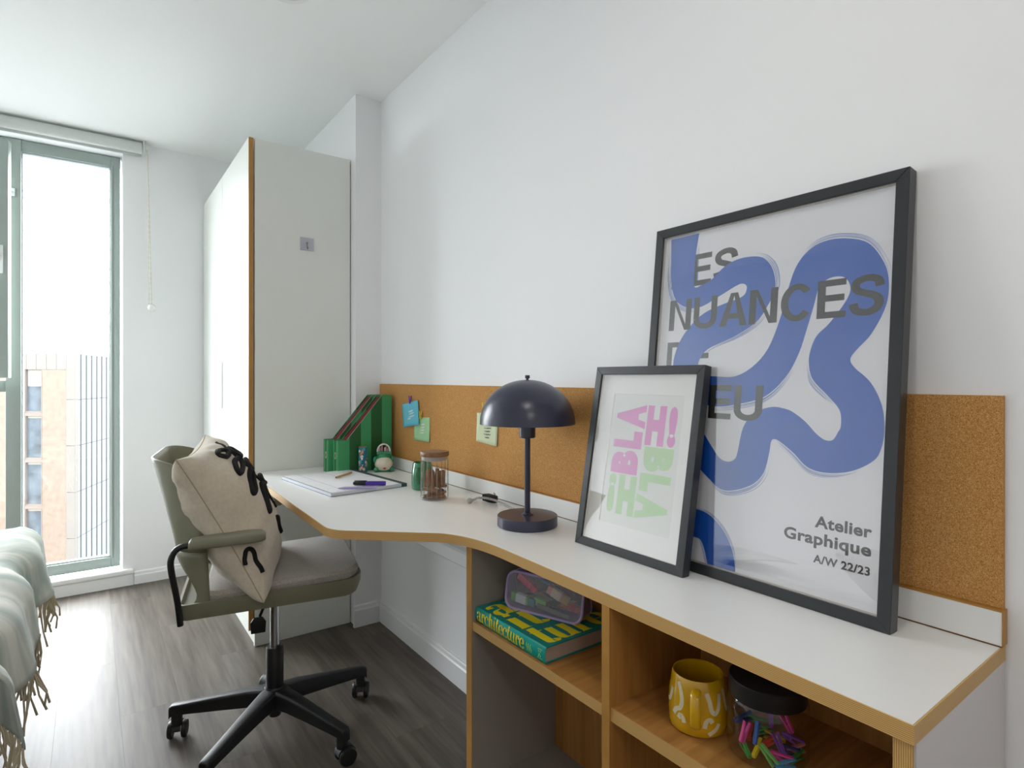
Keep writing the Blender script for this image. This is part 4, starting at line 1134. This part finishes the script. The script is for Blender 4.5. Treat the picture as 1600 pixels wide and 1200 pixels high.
for k, (ln_, sc2) in enumerate((('arch', .062), ('itec', .062), ('ture', .062))):
    rbs, wt_ = fat_text(ln_, .15, .025)
    m = MB(); yb = BHt-.082-.0925*k
    sx = .215/wt_
    for i, (L_, R_) in enumerate(rbs):
        m.ribbon([(p[0]*sx+.016, p[1]*sc2+yb) for p in L_], [(p[0]*sx+.016, p[1]*sc2+yb) for p in R_], lambda x_, y_: (x_, min(y_, BHt-.002), BT+.0003+6e-5*i))
    m.build('cover_lettering', yel, fc, smooth=0)

# ------------------------------------------------------------------ pencil case on the book
CZ = BZ+BT+.0008
pcx = Vector((.9235, 1.114, CZ)); crz = math.atan2(1.009-1.196, .9229-.853)
pcs = thing('pencil_case', 'see-through pencil case with lilac piping lying on the teal book', 'pencil case', pcx, crz)
# local x along the long front face, y into the shelf
mesh_m = pane_mat('smoky_mesh', 1.35, (.97, .97, .98), .15, .12, 'c0bdcc'); lilp = mk('lilac_piping', 'a793c2', .45); lilf = mk('lilac_fabric', '84789a', .7, bump=(500, .4, .001))
Lc, Hc, Wc = .216, .088, .062
def rrect(l, h, r, n=6, lean=0):
    out = []
    for cx_, cz_, a0 in ((l/2-r, r, -PI/2), (l/2-r, h-r, 0), (-l/2+r, h-r, PI/2), (-l/2+r, r, PI)):
        for i in range(n+1):
            a = a0+PI/2*i/n; out.append((cx_+r*math.cos(a), cz_+r*math.sin(a)))
    return out
rr_ = rrect(Lc, Hc, .024)
for nm, yy in (('front_panel', -Wc/2), ('rear_panel', Wc/2)):
    MB().prism(rr_, yy-.0003, yy+.0003, lambda u, v, w_: (u, w_+.018*(v/Hc)*(1 if w_ < 0 else -1), v)).build(nm, mesh_m, pcs, smooth=0)
    MB().tube([(p[0], yy+.018*(p[1]/Hc)*(1 if yy < 0 else -1), p[1]) for p in rr_], .0034 if yy < 0 else .0018, 8, closed=True).build('piping', lilp, pcs)
gs = MB(); n_ = len(rr_)
vs = [(p[0]*.995, yy*.98+.018*(p[1]/Hc)*(1 if yy < 0 else -1), p[1]*.99+.0004) for yy in (-Wc/2, Wc/2) for p in rr_]
gs.add(vs, [(i, (i+1) % n_, n_+(i+1) % n_, n_+i) for i in range(n_)]); gs.build('gusset', lilf, pcs)
MB().box(-Lc*.3, Lc*.46, -.002, .002, Hc-.0005, Hc+.0012).build('zip', mk('zip_lilac', '6d5f80', .5), pcs, smooth=0)
MB().tube([(Lc/2+.001, -.006, Hc*.72), (Lc/2+.004, -.008, Hc*.62), (Lc/2+.003, -.010, Hc*.52)], .0012, 6).build('zip_pull', mk('gold_metal', 'b3924a', .3, .9), pcs)
# what lies inside
cm = Matrix.Translation(pcx) @ Matrix.Rotation(crz, 4, 'Z')
def inside(name, label, x, y, z, ln_, w_, hh, rzl, ry, col, band=None, capc=None):
    t = thing(name, label, 'highlighter' if 'highlighter' in name else 'stationery', (0, 0, 0), 0, 'stationery in the pencil case')
    t.matrix_world = cm @ Matrix.Translation((x, y, z)) @ Matrix.Rotation(rzl, 4, 'Z') @ Matrix.Rotation(ry, 4, 'Y')
    MB().box(-ln_/2, ln_/2*.45, -w_/2, w_/2, -hh/2, hh/2).build('body', mk('in_'+col, col, .4) if 'in_'+col not in MATS else MATS['in_'+col], t, bevel=.002)
    cc = capc or col
    MB().box(ln_/2*.46, ln_/2, -w_/2*.9, w_/2*.9, -hh/2*.9, hh/2*.9).build('cap', mk('in_'+cc, cc, .4) if 'in_'+cc not in MATS else MATS['in_'+cc], t, bevel=.002)
    if band: MB().box(-ln_/2*.6, ln_/2*.3, -w_/2-.0004, w_/2+.0004, -hh/2-.0004, hh/2+.0004).build('label_band', mk('in_'+band, band, .5) if 'in_'+band not in MATS else MATS['in_'+band], t, bevel=.0018)
inside('highlighter', 'pink highlighter slanting at the top inside the pencil case', -.055, -.004, .062, .062, .014, .018, .0, .55, 'cf3a5a')
inside('highlighter', 'green highlighter with a white label at the bottom left of the pencil case', -.065, -.009, .020, .07, .014, .022, 0, .1, '5fae3a', 'c9d6d0', '3f8f8a')
inside('highlighter', 'lime green highlighter cap in the middle of the pencil case', -.012, -.002, .018, .05, .014, .018, 0, .15, '74bf3e', None, '2a2c2e')
inside('eraser', 'cream eraser with a pink end and a yellow sleeve inside the pencil case', .034, -.006, .049, .062, .012, .022, 0, .38, 'd8a09a', 'd8cbb0', 'b89a3a')
inside('pen_stick', 'blue pen lying near the top inside the pencil case', .005, .006, .066, .05, .008, .008, .1, .3, '2f6ea0')
inside('marker', 'red marker in the right end of the pencil case', .066, .002, .026, .055, .014, .018, 0, .2, 'b03a36')
inside('ruler', 'clear grey ruler lying along the bottom of the pencil case', .022, -.014, .0095, .09, .004, .012, 0, .12, '6a706c')

# ------------------------------------------------------------------ swivel chair
CH = Vector((.486, 1.974, 0)); CRZ = -.215
chair = thing('swivel_chair', 'sage green plastic swivel chair with a grey seat pad and black five star base', 'chair', CH, CRZ)
# five star base
hub = MB().lathe([(0, .062), (.018, .062), (.019, .066), (.019, .088), (.034, .094), (.038, .12), (.034, .150), (.029, .158), (0, .158)], 36)
hub.build('hub', blk_m, chair)
a0 = math.radians(6)-CRZ
for k in range(5):
    a = a0+2*PI*k/5
    m = MB(); vs = []
    secs = [(.022, .030, .098, .154), (.08, .024, .100, .150), (.17, .020, .094, .137), (.26, .0175, .088, .122), (.312, .0165, .084, .114), (.322, .015, .072, .110)]
    for (r_, hw, z0, z1) in secs:
        for (y_, z_) in ((-hw, z0), (hw, z0), (hw, z1-.006), (hw*.72, z1), (-hw*.72, z1), (-hw, z1-.006)):
            vs.append((r_, y_, z_))
    n_ = 6
    fs = [(i*n_+k2, i*n_+(k2+1) % n_, (i+1)*n_+(k2+1) % n_, (i+1)*n_+k2) for i in range(len(secs)-1) for k2 in range(n_)]+[tuple(range(5, -1, -1)), tuple((len(secs)-1)*n_+k2 for k2 in range(n_))]
    m.add(vs, fs)
    lg = m.build('base_leg', blk_m, chair, bevel=.002, seg=1); lg.rotation_euler = (0, 0, a)
    MB().lathe([(0, .052), (.016, .052), (.0165, .056), (.0165, .10), (0, .10)], 20, (.302, 0, 0)).build('leg_socket', blk_m, lg)
    # caster: hood over twin wheels
    cs = bpy.data.objects.new('caster', None)
    ca = a+(.9, 2.2, -1.4, .4, 1.2)[k]
    hood_ = MB()
    prof_ = [(.0285*math.cos(t_), .028+.0285*math.sin(t_)) for t_ in [PI*(-.05)+PI*1.0*i/14 for i in range(15)]]+[(.0240*math.cos(t_), .028+.0240*math.sin(t_)) for t_ in [PI*(-.05)+PI*1.0*i/14 for i in range(14, -1, -1)]]
    hood_.prism(prof_, -.013, .013, lambda u, v, w_: (u+.012, w_, v))
    hood_.cyl((0, 0, .03), (0, 0, .058), .008, None, 14)
    ho = hood_.build('caster', blk_m, chair, sang=40)
    c_, s_ = math.cos(a), math.sin(a)
    ho.location = (.302*c_, .302*s_, 0); ho.rotation_euler = (0, 0, ca)
    for sg in (-1, 1):
        MB().lathe([(0, .0135), (.0245, .0135), (.0268, .0155), (.0274, .021), (.0245, .0265), (.009, .0292), (0, .0294)], 32, m=Matrix.Translation((.012, 0, .0276)) @ Matrix.Rotation(PI/2*sg, 4, 'X')).build('wheel', blk_m, ho)
MB().lathe([(0, .15), (.0262, .15), (.0266, .152), (.0266, .282), (.0245, .286), (0, .286)], 32).build('column_sleeve', blk_m, chair)
MB().lathe([(0, .28), (.0148, .28), (.0148, .47), (0, .47)], 28).build('gas_piston', chrome_m, chair)
MB().box(-.10, .10, -.055, .055, .448, .488).build('tilt_mechanism', blkmetal_m, chair, bevel=.006)
lv = MB().tube([(-.02, -.05, .468), (-.03, -.10, .462), (-.045, -.135, .440)], .0045, 8)
lv.build('height_lever', blkmetal_m, chair)
pm = MB().prism([(-.020, -.040), (.020, -.040), (.022, -.004), (.012, .012), (-.012, .012), (-.022, -.004)], -.004, .004, lambda u, v, w_: (-.050+u, -.140+w_-v*.25, .428+v))
pm.build('lever_paddle', blk_m, chair, bevel=.002)
# seat pan: shallow tray with rounded corners, front lip turned up
def srect(hx, hy, r, n=8, x0=0, rb=None):
    out = []; rf = r
    rr2 = rb or r
    for cx_, cy_, b0, r in ((hx-rf, hy-rf, 0, rf), (-hx+rr2, hy-rr2, PI/2, rr2), (-hx+rr2, -hy+rr2, PI, rr2), (hx-rf, -hy+rf, 1.5*PI, rf)):
        for i in range(n+1):
            b1 = b0+PI/2*i/n; out.append((x0+cx_+r*math.cos(b1), cy_+r*math.sin(b1)))
    return out
pan = MB(); vs = []
lv_ = [(.205, .185, .05, .486, 0), (.238, .222, .042, .490, 0), (.246, .231, .038, .512, 0), (.247, .233, .038, .536, .004), (.240, .226, .036, .5365, .004), (.236, .222, .036, .522, .004)]
for (hx_, hy_, r_, z_, lip) in lv_:
    for (x_, y_) in srect(hx_, hy_, r_, 8, -.005, .016):
        f_ = max(0, (x_-.10)/.13)
        vs.append((x_, y_, z_+.018*f_*f_*(1 if z_ > .50 else .55)-.006*(1-min(1, abs(x_)/.2))))
n_ = len(srect(1, 1, .1, 8))
fs = [(i*n_+k, i*n_+(k+1) % n_, (i+1)*n_+(k+1) % n_, (i+1)*n_+k) for i in range(len(lv_)-1) for k in range(n_)]+[tuple(range(n_-1, -1, -1)), tuple((len(lv_)-1)*n_+k for k in range(n_))]
pan.add(vs, fs).build('seat_pan', sage_m, chair)
pad = MB()
def padf(hx_, hy_, r_, z_, x0): return [(x_, y_, z_+.020*max(0, (x_-.08)/.14)**2) for (x_, y_) in srect(hx_, hy_, r_, 8, x0)]
vs = []
pl2 = [(.197, .205, .036, .523), (.210, .217, .036, .531), (.2125, .219, .036, .547), (.206, .213, .036, .558), (.185, .195, .05, .563), (.12, .13, .05, .566), (.04, .05, .03, .567)]
for q in pl2: vs += padf(q[0], q[1], q[2], q[3], .024)
fs = [(i*n_+k, i*n_+(k+1) % n_, (i+1)*n_+(k+1) % n_, (i+1)*n_+k) for i in range(len(pl2)-1) for k in range(n_)]+[tuple(range(n_-1, -1, -1)), tuple((len(pl2)-1)*n_+k for k in range(n_))]
pad.add(vs, fs).build('seat_pad', padfab_m, chair)
# back shell
def backp(u, v):
    """u -1..1 across, v 0..1 up"""
    z = .50+.435*v
    top = -.040*abs(u)**5*max(0, (v-.4)/.6)**1.5
    xb = -.236-.085*v**1.35
    hw = .218+.012*v
    au = abs(u)
    wrap = .085*max(0, au-.35)**2/.42*(.55+.45*v)
    y = hw*math.sin(u*PI/2*.93)/math.sin(PI/2*.93)
    return Vector((xb+wrap*(1.3), y, z+top))
def shell(us, vs_, name):
    nu, nv = len(us)-1, len(vs_)-1
    m = MB(); pts = [backp(u, v) for v in vs_ for u in us]
    m.add(pts, [(j*(nu+1)+i, j*(nu+1)+i+1, (j+1)*(nu+1)+i+1, (j+1)*(nu+1)+i) for j in range(nv) for i in range(nu)])
    return m.build(name, sage_m, chair, solid=.0065)
# upper panel, two side posts and a lower bridge leave the open cut-out above the seat
bsh = shell([-1+2*i/32 for i in range(33)], [.40+.60*i/16 for i in range(17)], 'backrest')
for sg in (-1, 1):
    m = MB(); pts = []
    for j in range(13):
        v = .40*j/12; inner_ = .86-.42*max(0, (v-.12)/.28)**1.6 if v > .12 else .86-.25*((.12-v)/.12)**1.5
        for i in range(6):
            u = sg*(1-(1-inner_)*i/5); pts.append(backp(u, v))
    m.add(pts, [(j*6+i, j*6+i+1, (j+1)*6+i+1, (j+1)*6+i) for j in range(12) for i in range(5)])
    m.build('back_post', sage_m, chair, solid=.010)
slot_m = mk('slot_dark', '3a3a30', .8)
for i in range(7):
    for sg in (-1, 1):
        v = .55+.055*i; p = backp(sg*.97, v)
        MB().sphere((p.x-.006, p.y+sg*.001, p.z), .0035, 8, 6, (.6, .6, 1.4)).build('vent_slot', slot_m, bsh)
# arms: steel tube plus pad
for sg in (-1, 1):
    tube = cat_rom([(-.243, sg*.2385, .486), (-.250, sg*.248, .56), (-.262, sg*.258, .64), (-.262, sg*.259, .675), (-.246, sg*.259, .700), (-.205, sg*.259, .706), (-.06, sg*.259, .706)], 6)
    ar = MB().tube(tube, .0082, 12).build('arm_tube', blkmetal_m, chair)
    ap = MB(); vs = []
    fx = .065 if sg > 0 else 0; fz = -.009 if sg > 0 else 0
    secs = [(-.222, .014, .696, .714), (-.214, .0185, .695, .724), (-.15, .021, .695, .728), (-.08+fx, .0215, .697, .730), (-.042+fx, .021, .699, .728), (-.030+fx, .017, .703, .722)]
    for (x_, hw, z0, z1) in secs:
        for (y_, z_) in ((-hw, z0+.004), (-hw+.004, z0), (hw-.004, z0), (hw, z0+.004), (hw, z1-.007), (hw-.008, z1), (-hw+.008, z1), (-hw, z1-.007)):
            vs.append((x_, sg*.258+y_, z_+fz))
    fs = [(i*8+k, i*8+(k+1) % 8, (i+1)*8+(k+1) % 8, (i+1)*8+k) for i in range(len(secs)-1) for k in range(8)]+[tuple(range(7, -1, -1)), tuple(40+k for k in range(8))]
    ap.add(vs, fs).build('arm_pad', sage_m, chair, bevel=.002, seg=1)

# ------------------------------------------------------------------ cushion
cu_c = Vector((-.120, -.045, .748))
cu_u = Vector((.075, .99, .05)).normalized()                    # towards the far side
cu_v = Vector((-.46, .17, .87)); cu_v = (cu_v-cu_u*cu_v.dot(cu_u)).normalized()
cu_n = cu_u.cross(cu_v).normalized()                            # towards the seat front
cmw = Matrix.Translation(CH) @ Matrix.Rotation(CRZ, 4, 'Z')
cush = thing('cushion', 'plump beige linen cushion with black embroidered leaves on the swivel chair', 'cushion', cmw @ (cu_c-cu_v*.2))
corg = cmw @ (cu_c-cu_v*.2)
crot = Matrix.Rotation(CRZ, 3, 'Z')
HS = .232
def cpos(u, v, side):
    """side +1 front, -1 rear; u,v in -1..1"""
    e = (1-u*u)*(1-v*v)
    th = .112*max(e, 0)**.42
    # edges pull inwards between the pointed corners
    pu = u*(1-.105*(1-v*v)); pv = v*(1-.085*(1-u*u))
    wr = .0030*math.sin(9*u+3*v)*e+.0025*math.sin(14*v-5*u)*e
    rad = max(abs(u), abs(v))
    crease = .011*math.sin(11*(u*v)+2*u)*(rad**3)*e**.3
    crease += .0045*math.sin(17*v+4*math.sin(3*u)+2)*(1-e)*max(e, 0)**.3+.0028*math.sin(31*v-9*u)*(1-e)*max(e, 0)**.3
    sag = -.012*(1-v)*.5
    p = cu_c+cu_u*(pu*HS)+cu_v*(pv*HS)+cu_n*(side*(th+wr+crease)+sag)
    return (cmw @ p)-corg
for nm, sd in (('front_cover', 1), ('rear_cover', -1)):
    N_ = 40
    fmap = lambda t_: math.sin((2*t_-1)*PI/2)
    m = MB().grid(N_, N_, lambda a, b: cpos(fmap(a), fmap(b), sd))
    o = m.build(nm, linen_m, cush, sang=80)
sm = MB()
ring = [(-1+2*i/24, -1) for i in range(24)]+[(1, -1+2*i/24) for i in range(24)]+[(1-2*i/24, 1) for i in range(24)]+[(-1, 1-2*i/24) for i in range(24)]
sm.tube([cpos(p[0], p[1], 1) for p in ring], .0016, 6, closed=True); sm.build('seam', mk('seam_thread', 'a8997f', .9), cush)
def embro(path, r=.0085, name='embroidery'):
    pts = cat_rom([Vector(p) for p in path], 7)
    P_ = [cpos(p[0], p[1], 1)+crot @ (cu_n*.002) for p in pts]
    MB().tube(P_, r, 8).build(name, thread_m, cush)
embro([(.42, .93), (.2, .86), (-.02, .70), (-.06, .50), (-.02, .25), (.05, 0), (.1, -.3)], .0042)
def leaf(cu_, cv_, ang, ln_, wd_):
    pts = []
    for i in range(15):
        t_ = 2*PI*i/14; x_ = ln_*(.5-.5*math.cos(t_)); y_ = wd_*math.sin(t_)
        pts.append((cu_+x_*math.cos(ang)-y_*math.sin(ang), cv_+x_*math.sin(ang)+y_*math.cos(ang)))
    embro(pts)
for (cv_, ln_, an) in ((.80, .40, PI-.05), (.62, .50, PI+.25), (.40, .56, PI+.45), (.14, .50, PI+.75)):
    leaf(-.03, cv_, an, ln_, .060)
for (cv_, ln_, an) in ((.66, .30, .35), (.42, .36, .2), (.18, .38, -.1)):
    leaf(.0, cv_, an, ln_, .065)
embro([(-.9995, -.50), (-.998, -.42), (-.990, -.355), (-.972, -.38), (-.955, -.52), (-.948, -.70)], .0062)
leaf(-.1, -.40, PI+1.2, .2, .06)

# ------------------------------------------------------------------ bed with throw
bd = thing('bed', 'single bed with white bedding beside the window', 'bed', (-.74, 1.75, 0))
bwood = grain_mat('bed_oak', '8f6a3c', 'b48b58', 'Y', 1.2, .5, 40)
def BD(x0, x1, y0, y1, z0, z1): return (x0+.74, x1+.74, y0-1.75, y1-1.75, z0, z1)
MB().box(*BD(-1.33, -.27, .72, 2.72, .20, .30)).build('base', bwood, bd, bevel=.006)
for (x_, y_) in ((-1.28, .78), (-.37, .78), (-1.28, 2.6), (-.37, 2.6)):
    MB().box(*BD(x_, x_+.06, y_, y_+.06, 0, .20)).build('leg', bwood, bd, bevel=.004)
MB().box(*BD(-1.32, -.28, .73, 2.71, .30, .50)).build('mattress', mk('mattress_white', 'd8d8d6', .9), bd, bevel=.04, seg=5)
duv_m = mk('white_duvet', 'e2e3e4', .9, bump=(7, .5, .02))
def duv(u, v):
    x_ = -1.33+1.12*u; y_ = .95+1.82*v
    edge = min(1, (1-u)/.12)*min(1, (1-v)/.08)*min(1, v/.08)*min(1, u/.06)
    z_ = .505+.085*max(edge, 0)**.5+.012*math.sin(7*x_+3*y_)*edge+.010*math.sin(11*y_-4*x_)*edge
    if u > .9: z_ -= .12*((u-.9)/.1)**2
    return (x_+.74, y_-1.75, z_)
MB().grid(40, 50, duv).build('duvet', duv_m, bd, sang=80, solid=-.02)
def pillow(label, c, sx, sy, h, rz_):
    m = MB()
    for sd in (1, -1):
        m.grid(20, 20, lambda a, b: (sx*math.sin((2*a-1)*PI/2), sy*math.sin((2*b-1)*PI/2), sd*h*max(0, (1-math.sin((2*a-1)*PI/2)**2)*(1-math.sin((2*b-1)*PI/2)**2))**.4))
    o = m.build('pillow', duv_m, None, weld=True, sang=80); o.location = c; o.rotation_euler = (.5, 0, rz_)
    return tag(o, label, 'pillow', 'white pillows on the bed')
pillow('white pillow propped at the bed head by the left wall', (-1.09, .90, .66), .22, .2, .085, .1)
pillow('white pillow propped at the bed head on the desk side', (-.55, .92, .66), .22, .2, .085, -.1)
# throw blanket hanging over the side and the foot of the bed
tw = thing('throw_blanket', 'pale sage and cream fringed throw blanket draped over the bed edge', 'blanket', (-.3, 2.2, .6))
thr = bpy.data.materials.new('throw_weave'); thr.use_nodes = True
nt = thr.node_tree; bsd = nt.nodes['Principled BSDF']; tcn = nt.nodes.new('ShaderNodeTexCoord')
nz = nt.nodes.new('ShaderNodeTexNoise'); nz.inputs['Scale'].default_value = 4.5; nz.inputs['Detail'].default_value = 3; nz.inputs['Distortion'].default_value = .6
mpn = nt.nodes.new('ShaderNodeMapping'); mpn.inputs['Scale'].default_value = (.7, 1.9, .7); nt.links.new(tcn.outputs['Object'], mpn.inputs['Vector']); nt.links.new(mpn.outputs[0], nz.inputs['Vector'])
crn = nt.nodes.new('ShaderNodeValToRGB'); e = crn.color_ramp.elements
e[0].position = .40; e[0].color = lin('9ba89f'); e[1].position = .58; e[1].color = lin('dbdad0')
nt.links.new(nz.outputs['Fac'], crn.inputs[0]); nt.links.new(crn.outputs[0], bsd.inputs['Base Color']); bsd.inputs['Roughness'].default_value = .95; bsd.inputs['Sheen Weight'].default_value = .3
nb = nt.nodes.new('ShaderNodeTexNoise'); nb.inputs['Scale'].default_value = 500; bpn = nt.nodes.new('ShaderNodeBump'); bpn.inputs['Strength'].default_value = .4; bpn.inputs['Distance'].default_value = .001
nt.links.new(tcn.outputs['Object'], nb.inputs['Vector']); nt.links.new(nb.outputs['Fac'], bpn.inputs['Height']); nt.links.new(bpn.outputs[0], bsd.inputs['Normal'])
EX = -.140                                            # bed edge
def thp(u, v):
    """u 0..1 across from the bed middle to the hanging hem, v 0..1 along the bed towards the window"""
    y_ = 1.42+1.42*v
    s_ = u*.735
    flat = .52; rad = .075
    fold = .018*math.sin(16*v+2.5*u)+.012*math.sin(29*v+1.0)
    if s_ < flat:
        x_ = EX-rad-(flat-s_); z_ = .627+.006*math.sin(9*v+5*u)+fold*.35
    elif s_ < flat+rad*PI/2:
        a = (s_-flat)/rad; x_ = EX-rad+rad*math.sin(a); z_ = .627-rad+rad*math.cos(a)+fold*.35*math.cos(a); x_ += fold*.9*math.sin(a)
    else:
        d_ = s_-flat-rad*PI/2; x_ = EX+fold*(.9+2.0*d_)+.16*d_; z_ = .627-rad-d_
    # the foot end rounds down over the bed end
    if v > .86:
        k_ = (v-.86)/.14; z_ -= .045*k_*k_
        x_ -= .006*k_*k_
    return (x_+.3, y_-2.2, z_-.6)
MB().grid(44, 90, thp).build('weave', thr, tw, sang=80, solid=.004)
tas_m = mk('fringe_yarn', 'c8bca2', .95)
random.seed(9)
tas = []
for q in range(4):
    m = MB(); L_ = .092+.012*q; ph = q*1.3
    m.tube([(0, 0, .004), (.004*math.sin(ph), .003*math.cos(ph), -L_*.3), (.009*math.sin(ph+1), .006*math.cos(ph+2), -L_*.65), (.012*math.sin(ph+2), .012*math.cos(ph), -L_)], [.0022, .0024, .0022, .0030], 6)
    m.tube([(.002, .004, .004), (.006*math.cos(ph), .006, -L_*.35), (.009*math.sin(ph+1), .006*math.cos(ph+2), -L_*.65)], .0016, 5)
    tas.append(m.build('tassel', tas_m, tw, sang=60))
k = 0
for i in range(64):
    v = i/63; p = thp(1, v)
    if k < 4: o = tas[k]
    else:
        o = tas[k % 4].copy(); COL.objects.link(o)
    o.location = (p[0], p[1], p[2]); o.rotation_euler = (random.uniform(-.2, .2), random.uniform(-.25, .1), random.uniform(0, 6.28)); k += 1
